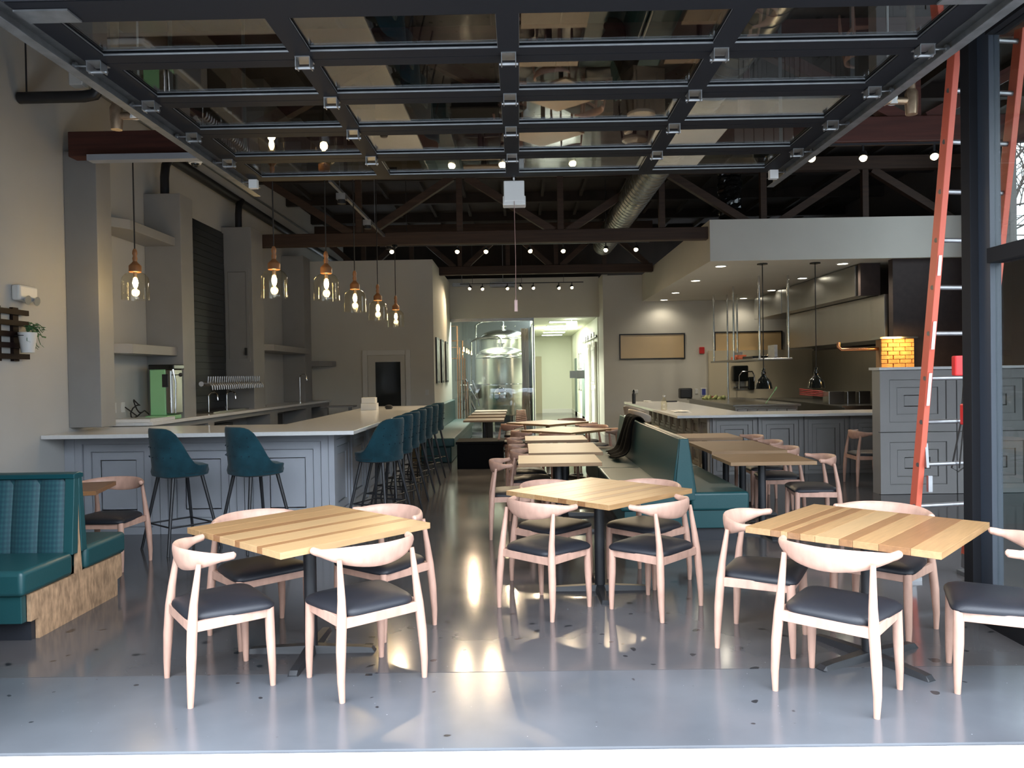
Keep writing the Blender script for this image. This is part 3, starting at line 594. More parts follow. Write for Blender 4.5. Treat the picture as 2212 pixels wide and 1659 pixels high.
# boards and cartons resting on the truss chords (seen through the door glass)
for i, (x, y, w, d, h, rz, l) in enumerate(((-1.15, 8.0, .55, .5, .3, .1, 'brown carton resting on the red truss, left of centre'), (.55, 8.0, .9, .6, .35, -.08, 'large brown carton resting on the red truss'), (1.3, 8.0, .35, .4, .5, .3, 'upright brown carton on the red truss beside the duct'))):
    tag(MB().box(-w / 2, -d / 2, 0, w / 2, d / 2, h).build('cardboard_box', m_cardb, smooth=False, loc=(x, y, 4.205), rot=rz, bevel=.004), l, 'box', 'cartons on the red truss')
# ================================================================ GARAGE DOOR
DZ = 3.32
dj = [3.44, 4.12, 4.72, 5.34, 5.99, 6.64]     # section joints along the depth
gd = empty('door_1', (0, 0, 0), 0, 'open overhead sectional glass garage door with black frames under the ceiling', 'garage door', kind='structure')
DX0, DX1 = -2.28, 2.22
sx = [DX0, DX0 + 1.16, -.03, DX1 - 1.13, DX1]
hinge0 = None
for k in range(5):
    y0, y1 = dj[k] + .003, dj[k + 1] - .003; ra, rb = .09, .09
    if k == 4: rb = .13
    if k == 0: ra = .20
    mb = MB().box(DX0, y0, DZ, DX1, y0 + ra, DZ + .045).box(DX0, y1 - rb, DZ, DX1, y1, DZ + .045)
    for i, x in enumerate(sx):
        w = .11 if 0 < i < 4 else .13
        a = x - w / 2 if 0 < i < 4 else (x if i == 0 else x - w)
        mb.box(a, y0 + ra, DZ, a + w, y1 - rb, DZ + .045)
    fr = mb.build('section_frame', m_dframe, gd, smooth=False)
    for i in range(4):
        a = sx[i] + (.13 if i == 0 else .055); b = sx[i + 1] - (.13 if i == 3 else .055)
        MB().box(a, y0 + ra, DZ + .018, b, y1 - rb, DZ + .024).build('pane', m_dglass, fr, smooth=False)
        MB().box(a, y1 - rb - .003, DZ + .002, b, y1 - rb - .0005, DZ + .011).box(a, y0 + ra, DZ + .006, a + .002, y1 - rb, DZ + .012).box(b - .002, y0 + ra, DZ + .006, b, y1 - rb, DZ + .012).build('edge_highlight_strip', m_galv, fr, smooth=False)  # pale strips added to draw the lit lines along pane edges
    if k:
        for i, x in enumerate(sx):
            xx = x if 0 < i < 4 else (x + .05 if i == 0 else x - .05)
            if hinge0 is None:
                h = MB().box(-.04, -.05, -.005, .04, .05, 0).box(-.04, -.045, -.055, -.035, .02, 0).box(.035, -.045, -.055, .04, .02, 0).tube([(-.05, .0, -.045), (.05, .0, -.045)], .009, 8).build('hinge', m_galv, gd, smooth=False); hinge0 = h
            else: h = hinge0.copy(); COL.objects.link(h)
            h.location = (xx, dj[k], DZ)
for s, x in ((-1, DX0), (1, DX1)):
    for k in range(1, 6):
        y = dj[k] if k < 5 else dj[k] - .05
        MB().tube([(x, y - .022, DZ - .02), (x + s * .05, y - .022, DZ - .02), (x + s * .052, y - .022, DZ - .02), (x + s * .066, y - .022, DZ - .02)], [.006, .006, .022, .022], 10).build('roller', m_galv, gd)
    t = empty('door_track', (0, 0, 0), 0, ('left' if s < 0 else 'right') + '-hand galvanised garage door track', 'door track', 'garage door tracks')
    X = x + s * .06
    MB().box(X - .03, 3.35, DZ - .055, X + .03, 6.95, DZ - .05).box(X + s * .028 - .003, 3.35, DZ - .05, X + s * .028 + .003, 6.95, DZ + .02).box(X - .03, 3.35, DZ + .02, X + .03, 6.95, DZ + .024).build('rail', m_track, t, smooth=False)
    MB().box(X + s * .034 - .002, 3.35, DZ - .03, X + s * .034 + .002, 6.9, DZ + .06).box(X + s * .034, 3.35, DZ + .056, X + s * .085, 6.9, DZ + .06).build('angle_iron', m_track, t, smooth=False)
    for yy in (5.35, 6.8): MB().bar((X + s * .05, yy, DZ + .05), (X + s * .05, yy, RZ - .1), .03, .005).build('hanger', m_galv, t, smooth=False)
    MB().box(min(x, x - s * .07), 6.55, DZ - .075, max(x, x - s * .07), 6.6, DZ - .002).build('corner_bracket', m_white, gd, smooth=False)
    MB().box(x - s * .25 if s > 0 else x, 3.5, DZ - .012, x if s > 0 else x + .25, 3.62, DZ - .003).build('bottom_bracket', m_track, gd, smooth=False)
MB().box(DX0, 3.38, DZ + .0, DX1, 3.43, DZ + .06).build('weather_strip', m_postb, gd, smooth=False)
op = empty('door_opener', (-.02, 6.72, 3.13), 0, 'white garage door opener box at the far edge of the glass door', 'opener')
MB().box(-.09, 0, .0, .09, .16, .18).build('housing', m_white, op, smooth=False, bevel=.008)
MB().box(-.1, .01, -.03, .1, .14, .05).build('cover', m_white, op, smooth=False, bevel=.008)
MB().box(-.008, -.1, .18, .008, .1, .20).box(-.02, .06, .18, .02, .1, 2.2).build('bracket', m_chrome, op, smooth=False)
MB().tube([(0, .0, .0), (.004, .0, -.5), (.0, 0, -.86)], .0028, 6).build('pull_cord', mat('pink_cord', (.35, .2, .17), .6), op)
MB().prism([(-.012, -.003), (.012, -.003), (.016, .003), (-.008, .003)], -.96, -.86).build('tag', mat('pale_red_tag', (.6, .4, .36), .5), op, smooth=False)
# ================================================================ TRACK LIGHTS
def head(x, y, z, aim, label, group, E=30, lit=True, zt=3.98):
    t = empty('track_spot', (x, y, z), 0, label, 'spotlight', group)
    d = V(aim).normalized(); q = d.to_track_quat('-Z', 'Y').to_matrix().to_4x4()
    MB().tube([(0, 0, .0), (0, 0, zt - z + .006)], .012, 8).build('stem', m_black, t)
    MB().lathe([(.025, .08), (.04, .06), (.045, -.015), (.04, -.015), (.02, .02)], n=14, M=q).build('can', m_black, t)
    MB().lathe([(.001, .02), (.03, .012), (.038, -.012), (.030, -.034), (.001, -.045)], n=14, M=q).build('lens', m_lens if lit else m_black, t)
    if E: lamp('spot_lamp', 'SPOT', tuple(d * .08), E, (1, .78, .50), t, .04, 110, d, 1)
def track(x0, x1, y, z, label):
    t = MB().box(x0, y - .018, z, x1, y + .018, z + .02).build('light_track', m_black, smooth=False); tag(t, label, 'light track', 'ceiling light tracks')
    if z > 3.93:
        mb = MB()
        for f in (.1, .5, .84): MB().tube([(x0 + (x1 - x0) * f, y, z + .02), (x0 + (x1 - x0) * f, y, RZ + .01)], .005, 5).build('hanger_rod', m_black, t)
ordn = ['first', 'second', 'third', 'fourth', 'fifth', 'sixth', 'seventh', 'eighth']
track(-1.2, 1.2, 7.98, 3.92, 'black light track under the red truss, centre length')
track(3.0, 5.0, 7.98, 3.92, 'black light track under the red truss, right length')
for i, (x, y) in enumerate(((975, 352), (1085, 352), (1237, 348))):
    p = AZ(x, y, 3.80); head(p.x, 7.98, 3.80, (.15 * (i - 1), -.6, -1), ordn[i] + ' lit spot from the left on the red truss, above the glass door', 'spots on the red truss', 28, zt=3.92)
for i, (x, y) in enumerate(((1758, 345), (1870, 345), (2024, 340))):
    p = AY(x, y, 7.86); head(p.x, 7.98, 3.80, ((-.35, -1, -.5), (-.2, -.6, -1), (-.3, -.8, -.9))[i], ('very bright lit spot', 'smaller lit spot', 'lit spot behind the orange ladder')[i] + ' on the red truss at right', 'spots on the red truss', 28, zt=3.92)
track(-2.5, 2.4, 14.0, 3.98, 'black light track across the middle of the room')
for i, (x, y) in enumerate(((846, 543), (988, 543), (1050, 543), (1145, 542), (1216, 542), (1308, 540), (1373, 539))):
    p = AY(x, y, 14.0); head(p.x, 14.0, p.z, (random.uniform(-.4, .4), -.8, -1), ordn[i] + ' lit spot from the left in the middle ceiling row', 'spots in the middle row', 95)
track(-1.5, 1.7, 20.0, 3.98, 'black light track in front of the cream header wall')
for i, (x, y) in enumerate(((1015, 623), (1042, 624), (1096, 623), (1124, 622), (1152, 622), (1207, 622), (1235, 621))):
    p = AY(x, y, 20.0); head(p.x, 20.0, p.z, (random.uniform(-.5, .5), -.9, -1), ordn[i] + ' lit spot from the left in the far ceiling row', 'spots in the far row', 150 if i % 2 == 0 else 0)
t = MB().box(-2.27, 9.3, 3.98, -2.23, 13.6, 4.02).tube([(-2.25, 9.8, 4.0), (-2.25, 9.8, 5.18)], .005, 5).tube([(-2.25, 12.2, 4.0), (-2.25, 12.2, 5.18)], .005, 5).build('light_track', m_galv, smooth=False); tag(t, 'silver light track running back over the bar aisle', 'light track', 'ceiling light tracks')
for i, y in enumerate((9.9, 11.6, 13.5)):
    e = empty('track_spot', (-2.25, y, 3.9), 0, ('nearest', 'middle', 'farthest')[i] + ' unlit silver head on the silver track', 'spotlight', 'heads on the silver track')
    MB().box(-.06, -.05, .0, .06, .05, .08).build('housing', m_galv, e, smooth=False); MB().lathe([(.05, 0), (.055, -.05), (.04, -.05)], n=14).build('can', m_black, e)
for x, y in ((-2.25, 10.7), (-2.25, 12.5)): pass
t = MB().box(-1.75, 20.6, 4.0, -1.3, 20.7, 4.1).box(-.75, 20.6, 3.98, -.1, 20.9, 4.1).box(-1.3, 20.64, 4.02, -.75, 20.66, 4.04).tube([(-1.5, 20.65, 4.1), (-1.5, 20.65, 5.405)], .008, 5).tube([(-.4, 20.65, 4.1), (-.4, 20.65, 5.405)], .008, 5).build('wire_tray', m_galv, smooth=False); tag(t, 'galvanised wire tray above the cream header', 'cable tray')
# ================================================================ BAR PENDANTS
def pendant(x, y, zt, label):
    t = empty('bar_pendant', (x, y, 2.46), 0, label, 'pendant lamp', 'glass pendants over the bar')
    MB().tube([(0, 0, .5), (0, 0, zt - 2.46)], .007, 6).build('cord', m_cord, t)
    MB().lathe([(.045, zt - 2.47), (.045, zt - 2.50), (.01, zt - 2.52)], n=14).build('canopy', m_blackg, t)
    MB().lathe([(.012, .53), (.022, .51), (.026, .48), (.018, .455), (.026, .43), (.02, .40), (.03, .385), (.045, .37), (.055, .36), (.062, .35), (.062, .29), (.054, .285)], n=20).build('turned_cap', m_amber, t)
    MB().lathe([(.055, .295), (.062, .285), (.10, .265), (.128, .23), (.135, .19), (.137, .0)], n=32, cap=False).build('glass_shade', m_bottle, t)
    MB().lathe([(.018, .285), (.018, .235), (.012, .23)], n=12).build('socket', m_brass, t)
    MB().lathe([(.010, .228), (.024, .20), (.028, .175), (.020, .14), (.008, .12), (.002, .118)], n=14).build('bulb', m_bulb, t)
    MB().lathe([(.012, .0), (.014, .1), (.012, .118)], n=10, cap=False).build('bulb_tip', m_glass, t)
    lamp('bulb_lamp', 'POINT', (0, 0, .09), 6, (1, .68, .32), t, .04)
for x, y, zt, l in ((-3.98, 7.98, 3.95, 'glass bottle pendant over the left front of the bar, farthest left'), (-2.53, 7.98, 3.94, 'glass bottle pendant over the bar front, second from left'),
    (-2.08, 8.35, 5.41, 'glass bottle pendant at the bar corner, third from left'), (-2.10, 9.9, 5.41, 'glass bottle pendant over the side run of the bar, fourth from left'),
    (-2.08, 11.4, 5.41, 'glass bottle pendant over the side run, fifth from left'), (-2.08, 13.06, 3.86, 'last and smallest glass bottle pendant over the bar end')):
    pendant(x, y, zt, l)
# ================================================================ STOOLS
def stool_proto():
    t = empty('bar_stool')
    # shell: seat pan + wrapped back. front = +Y
    rings = []; n = 15
    def wall(a, z):       # plan outline of shell at angle a (0 = back centre)
        return V((.275 * sin(a), -.225 * cos(a) if abs(a) < pi / 2 else .27 * -cos(a), z))
    rows = 7; outer = []
    for j in range(rows):
        f = j / (rows - 1); row = []
        for i in range(n):
            a = -R(128) + R(256) * i / (n - 1); s = abs(a) / R(128)
            q_ = min(1, max(0, (s - .36) / .50)); top = .735 + .44 * (1 - (q_ * q_ * (3 - 2 * q_)) ** .8)
            top = max(top, .815)
            z = .735 + (top - .735) * f
            k = 1 + .10 * (f if s < .3 else f * .5)
            if s < .5: k += .05 * (z - .735) / .4
            p = wall(a, z); row.append(V((p.x * (1 - .10 * (1 - f)) , p.y * k, z)))
        outer.append(row)
    mb = MB(); base = len(mb.v)
    for r in outer: mb.v += r
    for j in range(rows - 1):
        for i in range(n - 1): a = j * n + i; mb.f.append([a, a + 1, a + n + 1, a + n])
    bk_ = mb.build('backrest', m_velvet, t, solid=.035, sub=1)
    out = [V((.255 * cos(a), .235 * sin(a), 0)) for a in [i * pi / 12 for i in range(24)]]
    sq = [V((math.copysign(abs(p.x / .255) ** .7 * .25, p.x), math.copysign(abs(p.y / .235) ** .7 * .235, p.y), 0)) for p in out]
    MB().loft([[p * k + V((0, 0, z)) for p in sq] for k, z in ((.8, .70), (.97, .715), (1, .75), (.96, .80), (.8, .815), (.4, .82))]).build('seat', m_velvet, t)
    mb = MB()
    for z, cnt, off in ((.90, 7, 0), (.99, 6, .5), (1.07, 5, 0)):
        for i in range(cnt):
            a = -R(52) + R(104) * (i + .5) / cnt; p = wall(a, z)
            mb.ball((p.x * 1.045, p.y * 1.16, z), .006, 5, 1)
    tag(mb.build('button_tufts', mat('velvet_button', (.004, .02, .035), .9), bk_), kind='stuff')
    for s in (-1, 1):
        for q in (-1, 1):
            MB().tube([(s * .15, q * .14, .71), (s * .27, q * .26, 0)], [.018, .012], 10).build('leg', m_black, t)
    k = .25 / .71; ring = [(sx_ * (.15 + .095 * (1 - k)), qy * (.14 + .095 * (1 - k)), .25) for sx_, qy in ((-1, -1), (1, -1), (1, 1), (-1, 1))]
    MB().tube(ring, .008, 8, True).build('footrest', m_black, t)
    return t
stool = stool_proto(); ST = tree(stool)
spots = [(-3.27, 7.34, -R(40), 'teal tufted velvet bar stool at the bar front, nearest the left wall'), (-2.55, 7.36, -R(40), 'teal tufted velvet bar stool at the bar front, nearest the bar corner')]
ys = [8.38, 9.1, 9.75, 10.45, 11.2, 12.0, 12.9]
for i, y in enumerate(ys):
    spots.append((-1.54, y, R(66), ['nearest', 'second', 'third', 'fourth', 'fifth', 'sixth', 'farthest'][i] + ' teal velvet bar stool in the row along the side of the bar'))
for i, (x, y, a, l) in enumerate(spots):
    if i == 0: stool.location = (x, y, 0); stool.rotation_euler.z = a; tag(stool, l, 'bar stool', 'teal bar stools')
    else: copy_tree(stool, (x, y, 0), a, l, 'teal bar stools', ST)
# ================================================================ CHAIRS
def chair_proto(dz=0):
    t = empty('elbow_chair')
    rings = []
    for i in range(25):
        s = -1 + 2 * i / 24; th = s * R(82); q = abs(s)
        c = V((.287 * sin(th), -.235 * cos(th) + .03, .70 + .030 * q ** 1.5 + dz))
        tg = V((.287 * cos(th), .235 * sin(th), 0)).normalized(); nr = V((tg.y, -tg.x, 0))
        hh = .040 * (1 - min(1, q / .82) ** 1.9) + .021; tt = .013 + .0085 * q
        if q > .985: hh *= .9; tt *= .9
        lean = .012 * (1 - q)
        rings.append([c + nr * (tt * cos(a) + lean * sin(a)) + V((0, 0, hh * sin(a))) for a in [k * pi / 6 for k in range(12)]])
    r0 = [rings[0][0] * 0 + sum(rings[0], V()) / 12 + (p - sum(rings[0], V()) / 12) * .4 + (sum(rings[0], V()) - sum(rings[1], V())) / 12 * .35 for p in rings[0]]
    r1 = [sum(rings[-1], V()) / 12 + (p - sum(rings[-1], V()) / 12) * .4 + (sum(rings[-1], V()) - sum(rings[-2], V())) / 12 * .35 for p in rings[-1]]
    MB().loft([r0] + rings + [r1]).build('backrest', m_beech, t)
    for s in (-1, 1):
        MB().tube([(s * .243, -.215, 0), (s * .246, -.212, .1), (s * .240, -.205, .25 + dz * .6), (s * .228, -.195, .40 + dz), (s * .222, -.185, .50 + dz), (s * .214, -.155, .695 + dz)], [.0145, .0195, .0250, .0255, .0205, .0130], 12).build('leg', m_beech, t)
        MB().tube([(s * .222, .205, 0), (s * .222, .203, .1), (s * .218, .198, .25 + dz * .6), (s * .215, .195, .415 + dz)], [.0145, .0195, .0245, .0245], 12).build('leg', m_beech, t)
        MB().bar((s * .228, -.195, .39 + dz), (s * .215, .195, .39 + dz), .024, .052).build('apron', m_beech, t, smooth=False, bevel=.003)
    MB().bar((-.228, -.195, .385 + dz), (.228, -.195, .385 + dz), .024, .052).build('apron', m_beech, t, smooth=False, bevel=.003)
    MB().bar((-.215, .195, .39 + dz), (.215, .195, .39 + dz), .024, .052).build('apron', m_beech, t, smooth=False, bevel=.003)
    out = []
    for i in range(36):
        a = i * 2 * pi / 36; x = math.copysign(abs(cos(a)) ** .27, cos(a)); y = math.copysign(abs(sin(a)) ** .27, sin(a))
        out.append(V((x * (.238 + .018 * y) * (1 if y > -.5 else 1 - .10 * (-y - .5) * 2 * .9), y * .222 + .012, 0)))
    MB().loft([[p * k + V((0, 0, z + dz)) for p in out] for k, z in ((.86, .408), (.985, .412), (1.0, .422), (.985, .434), (.93, .447), (.83, .458), (.66, .466), (.42, .471), (.15, .473))]).build('seat', m_seat, t)
    return t
ch = chair_proto(); CT = tree(ch); used = [0]
def chair(x, y, fx, fy, label, group):
    a = math.atan2(fy, fx) - pi / 2
    if not used[0]:
        used[0] = 1; ch.location = (x, y, 0); ch.rotation_euler.z = a; return tag(ch, label, 'chair', group)
    return copy_tree(ch, (x, y, 0), a, label, group, CT, 'chair')
G1, G2, G3 = 'chairs around the left front table', 'chairs around the middle front table', 'chairs around the right front table'
D = 'pale wood chair with black seat '
chair(-1.625, 4.085, .335, .255, D + 'at the near left of the left front table', G1)
chair(-.86, 4.12, -.28, .33, D + 'with its back to us at the left front table', G1)
chair(-.90, 4.96, -.27, -.35, D + 'on the far right side of the left front table', G1)
chair(-1.66, 4.84, .31, -.33, D + 'on the far left side of the left front table', G1)
chair(.16, 5.33, .31, .33, D + 'on the near left side of the middle front table', G2)
chair(.91, 5.29, -.33, .31, D + 'on the near right side of the middle front table', G2)
chair(.24, 6.06, .31, -.30, D + 'on the far left side of the middle front table', G2)
chair(.98, 6.02, -.33, -.31, D + 'on the far right side of the middle front table', G2)
chair(1.595, 3.88, .29, .32, D + 'with its back to us at the right front table', G3)
chair(1.44, 4.61, .37, -.2, D + 'on the left side of the right front table', G3)
chair(2.24, 4.80, -.62, -.62, D + 'behind the right front table', G3)
chair(2.43, 3.94, -.91, .41, D + 'cut by the right edge of the photo', G3)
# ================================================================ TABLES
mt = {'a': m_top1, 'b': m_top2, 'c': m_top3}
def base(t, h, two=False, rot=0, ys=(0,)):
    for y in ys:
        MB().tube([(0, y, .02), (0, y, h)], .038, 16).build('column', m_black, t)
        MB().box(-.2, y - .2, h, .2, y + .2, h + .012).build('mounting_plate', m_black, t, smooth=False)
        mb = MB()
        for a in ([0, pi / 2, pi, 3 * pi / 2] if not two else [pi / 2, -pi / 2]):
            a += rot; L = .38; c, s = cos(a), sin(a)
            M = Matrix(((c, -s, 0, 0), (s, c, 0, y), (0, 0, 1, 0), (0, 0, 0, 1)))
            rings = [[M @ V((x, yy, z)) for yy, z in ((-w, 0), (w, 0), (w * .7, zz), (-w * .7, zz))] for x, w, zz in ((.0, .04, .045), (.30, .032, .032), (.36, .032, .026), (L, .03, .006))]
            mb.loft(rings)
        mb.build('cross_base', m_black, t, smooth=False)
def planked(name, x, y, rz, wx, wy, pat, label, group, baserot=pi / 4, z=.75):
    t = empty(name, (x, y, 0), rz, label, 'table', group); th = .035
    tot = sum(w for w, _ in pat); yy = -wy / 2
    for w, c in pat:
        h = wy * w / tot; MB().box(-wx / 2, yy + .0006, z - th, wx / 2, yy + h - .0006, z).build('plank', mt[c], t, smooth=False, bevel=.0015, seg=1); yy += h
    base(t, z - th - .012, rot=baserot); return t
TG = 'square butcher block tables by the door'
planked('square_table', -1.255, 4.52, R(48), .99, 1.03, [(1.6, 'c'), (.5, 'b'), (1.6, 'c'), (.5, 'b'), (1.5, 'c'), (.7, 'b'), (1.5, 'a'), (1.4, 'a')][::1], 'square butcher-block table with pale and brown staves at left front', TG, R(-48))
planked('square_table', .58, 5.74, R(44), .97, .99, [(.8, 'a'), (1, 'a'), (.6, 'b'), (.9, 'a'), (.7, 'b'), (1.3, 'a'), (.7, 'a'), (1.6, 'c'), (1, 'a')], 'square butcher-block table at the middle front', TG, R(-44))
planked('square_table', 1.935, 4.31, R(47), .95, .99, [(1.3, 'a'), (.5, 'b'), (.35, 'a'), (.6, 'b'), (.7, 'a'), (1.1, 'c'), (.6, 'b'), (1.1, 'a'), (1.3, 'b'), (1.2, 'a')][::-1], 'square butcher-block table with brown stripes at right front', TG, R(-20))
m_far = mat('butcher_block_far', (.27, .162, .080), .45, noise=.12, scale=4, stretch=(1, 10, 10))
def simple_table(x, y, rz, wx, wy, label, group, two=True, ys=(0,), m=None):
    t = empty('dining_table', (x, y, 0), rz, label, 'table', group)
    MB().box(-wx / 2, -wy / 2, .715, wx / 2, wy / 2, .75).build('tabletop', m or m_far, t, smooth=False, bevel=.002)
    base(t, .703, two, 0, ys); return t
GL = 'tables along the centre banquette'
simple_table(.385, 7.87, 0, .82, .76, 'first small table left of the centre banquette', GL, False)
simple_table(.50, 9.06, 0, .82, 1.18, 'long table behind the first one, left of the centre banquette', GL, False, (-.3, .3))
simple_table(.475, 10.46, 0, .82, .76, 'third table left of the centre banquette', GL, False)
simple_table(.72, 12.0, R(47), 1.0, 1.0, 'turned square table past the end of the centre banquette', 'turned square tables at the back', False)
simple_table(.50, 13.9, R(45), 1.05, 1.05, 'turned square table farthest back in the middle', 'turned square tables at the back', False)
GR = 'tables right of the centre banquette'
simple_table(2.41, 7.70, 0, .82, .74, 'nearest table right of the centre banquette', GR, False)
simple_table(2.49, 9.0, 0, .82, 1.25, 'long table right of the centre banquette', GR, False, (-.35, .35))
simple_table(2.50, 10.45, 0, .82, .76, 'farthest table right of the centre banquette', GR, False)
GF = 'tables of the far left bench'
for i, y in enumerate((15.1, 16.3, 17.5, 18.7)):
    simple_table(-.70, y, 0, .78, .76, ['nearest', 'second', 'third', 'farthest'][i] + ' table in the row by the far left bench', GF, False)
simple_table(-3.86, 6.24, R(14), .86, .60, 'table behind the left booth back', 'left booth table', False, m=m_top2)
# row chairs
GM = 'chairs left of the centre tables'
for i, (x, y, l) in enumerate(((-.20, 7.78, 'nearest chair of the row left of the centre tables'), (-.0, 8.72, 'second chair of the row left of the centre tables'), (-.03, 9.38, 'third chair of the row left of the centre tables'), (-.06, 10.4, 'fourth chair of the row left of the centre tables'))):
    chair(x + .1, y, 1, .05 - .1 * (i % 2), 'pale wood elbow chair, ' + l, GM)
GK = 'chairs right of the banquette tables'
for i, (x, y) in enumerate(((2.90, 7.80), (2.86, 8.7), (2.95, 9.5), (2.97, 10.3))):
    chair(x + .05, y, -1, .12 - .04 * i, 'wooden elbow chair, ' + ('nearest', 'second', 'third', 'farthest')[i] + ' right of the banquette tables', GK)
GB = 'chairs around the back turned tables'
for x, y, fx, fy, l in ((.55, 11.25, .5, .8, 'in front of the first turned table'), (1.33, 11.95, -1, .1, 'right of the first turned table'), (.08, 11.75, 1, .35, 'left of the first turned table'),
    (1.2, 12.75, -.7, -.7, 'behind the first turned table'), (-.1, 13.5, .8, .5, 'left of the farthest turned table'), (1.12, 13.5, -.7, .5, 'right of the farthest turned table'), (.98, 14.7, -.5, -.8, 'behind the farthest turned table')):
    chair(x, y, fx, fy, 'wooden elbow chair ' + l, GB)
for i, y in enumerate((15.05, 15.7, 16.3, 16.95, 17.6, 18.6)):
    chair(-.08, y, -1, 0, 'wooden elbow chair, ' + ordn[i] + ' in the far row facing the left bench', 'chairs of the far left row')
chair(-3.60, 6.67, -.05, -1, 'pale wood elbow chair between the left booth and the bar', 'chairs at the left booth table')
chair(-4.38, 6.72, .1, -1, 'pale wood elbow chair almost hidden behind the left booth back', 'chairs at the left booth table')
chair(4.86, 10.85, 1, -.05, 'dark-lit wooden elbow chair at the kitchen counter beside the half wall', 'chair at the kitchen counter')
# round plastic-seat chairs near kitchen counter
for i, (x, y, a) in enumerate(((2.15, 13.2, -70), (2.25, 14.6, -60))):
    t = empty('shell_chair', (x, y, 0), R(a), ('near', 'far')[i] + ' pale wooden shell chair at the side of the kitchen counter', 'chair', 'shell chairs at the kitchen counter')
    rings = []; mb = MB(); n = 12
    for j in range(5):
        for q in range(n):
            th = -R(85) + R(170) * q / (n - 1); mb.v.append(V((.25 * sin(th), -.24 * cos(th) * (1 + .06 * j), .78 + .055 * j * (1 - .5 * (abs(th) / R(85)) ** 2))))
    for j in range(4):
        for q in range(n - 1): k = j * n + q; mb.f.append([k, k + 1, k + n + 1, k + n])
    mb.build('backrest', mat('pale_shell', (.55, .47, .38), .5), t, solid=.03, sub=1)
    MB().lathe([(.2, .62), (.24, .64), (.24, .68), (.2, .70), (.05, .71)], n=22).build('seat', mat('pale_shell', (.55, .47, .38), .5), t)
    for s in (-1, 1):
        for q in (-1, 1): MB().tube([(s * .17, q * .16, .62), (s * .21, q * .2, 0)], [.02, .014], 8).build('leg', m_black, t)
# ================================================================ BOOTHS
m_weave = None
def teal_weave():
    m = mat('teal_woven', (.012, .10, .115), .5); nt = m.node_tree; b = nt.nodes['Principled BSDF']; L = nt.links.new; N = nt.nodes.new
    tc = N('ShaderNodeTexCoord'); w1 = N('ShaderNodeTexWave'); w1.bands_direction = 'X'; w1.inputs['Scale'].default_value = 12
    w2 = N('ShaderNodeTexWave'); w2.bands_direction = 'Z'; w2.inputs['Scale'].default_value = 9
    L(tc.outputs['Object'], w1.inputs[0]); L(tc.outputs['Object'], w2.inputs[0])
    mu = N('ShaderNodeMath'); mu.operation = 'ADD'; L(w1.outputs['Fac'], mu.inputs[0]); L(w2.outputs['Fac'], mu.inputs[1])
    cr = N('ShaderNodeMapRange'); cr.inputs[1].default_value = .5; cr.inputs[2].default_value = 2; L(mu.outputs[0], cr.inputs[0])
    mx = N('ShaderNodeMix'); mx.data_type = 'RGBA'; L(cr.outputs[0], mx.inputs[0]); mx.inputs[6].default_value = (.012, .048, .066, 1); mx.inputs[7].default_value = (.022, .085, .095, 1)
    L(mx.outputs[2], b.inputs['Base Color']); return m
m_weave = teal_weave()
def osb():
    m = mat('osb_board', (.40, .25, .145), .7, noise=.42, scale=22, stretch=(1, 1.6, .6), bump=.2, bscale=30); return m
m_osb = osb()
# left booth: double-sided, end face at X=-3.05
lb = empty('booth_bench', (0, 0, 0), 0, 'double-sided teal booth with a raw chipboard end at the left edge', 'booth')
BXE = -3.06
def rbox(x0, y0, z0, x1, y1, z1, name, m, bev=.03): return MB().box(x0, y0, z0, x1, y1, z1).build(name, m, lb, smooth=True, bevel=bev, seg=3)
rbox(-4.79, 4.66, .30, BXE, 5.20, .46, 'seat', m_teal); rbox(-4.79, 5.36, .30, BXE, 5.90, .46, 'seat', m_teal)
MB().box(-4.79, 4.69, .13, BXE - .03, 4.74, .30).build('front_panel', m_teal, lb, smooth=False, bevel=.004)
MB().box(-4.79, 5.83, .13, BXE - .03, 5.88, .30).build('front_panel', m_teal, lb, smooth=False, bevel=.004)
MB().box(-4.79, 4.78, 0, BXE - .03, 4.82, .13).build('toe_kick', m_bbase, lb, smooth=False)
MB().box(-4.79, 5.76, 0, BXE - .03, 5.80, .13).build('toe_kick', m_bbase, lb, smooth=False)
M_yz = Matrix(((0, 0, 1, 0), (1, 0, 0, 0), (0, 1, 0, 0), (0, 0, 0, 1)))
MB().prism([(4.76, .13), (4.82, .13), (4.82, .0), (5.77, .0), (5.77, .12), (5.84, .13), (5.84, .30), (5.31, .30), (5.285, .6), (5.28, .88), (5.265, .6), (5.25, .30), (4.74, .30), (4.74, .13)], BXE - .028, BXE - .004, M_yz).build('chipboard_end', m_osb, lb, smooth=False)
# backs: sloped slabs with channels
def back(y0s, y1s, s, name, m):
    mb = MB(); n = 9; ww = (4.85 + BXE - .10) / n if False else (-BXE + 0) * 0 + (4.79 - 3.125) / n
    for k in range(n):
        xa = -4.79 + k * ww; xb = xa + ww
        rings = []
        for z, y in ((.44, y0s), (.60, y0s + s * .015), (.80, y0s + s * .04), (.95, y0s + s * .06)):
            ring = [V((xa, y + s * .05, z))]
            for i in range(7):
                f = i / 6; ring.append(V((xa + ww * f, y - s * .022 * sin(pi * f) ** .6, z)))
            ring.append(V((xb, y + s * .05, z))); rings.append(ring)
        mb.loft(rings)
    return mb.build(name, m, lb, ang=60)
back(5.20, 0, 1, 'channelled_back', m_weave); back(5.36, 0, -1, 'channelled_back', m_weave)
MB().prism([(5.225, .44), (5.335, .44), (5.30, .99), (5.26, .99)], -4.79, BXE - .03, M_yz).build('back_core', m_teal, lb, smooth=False)
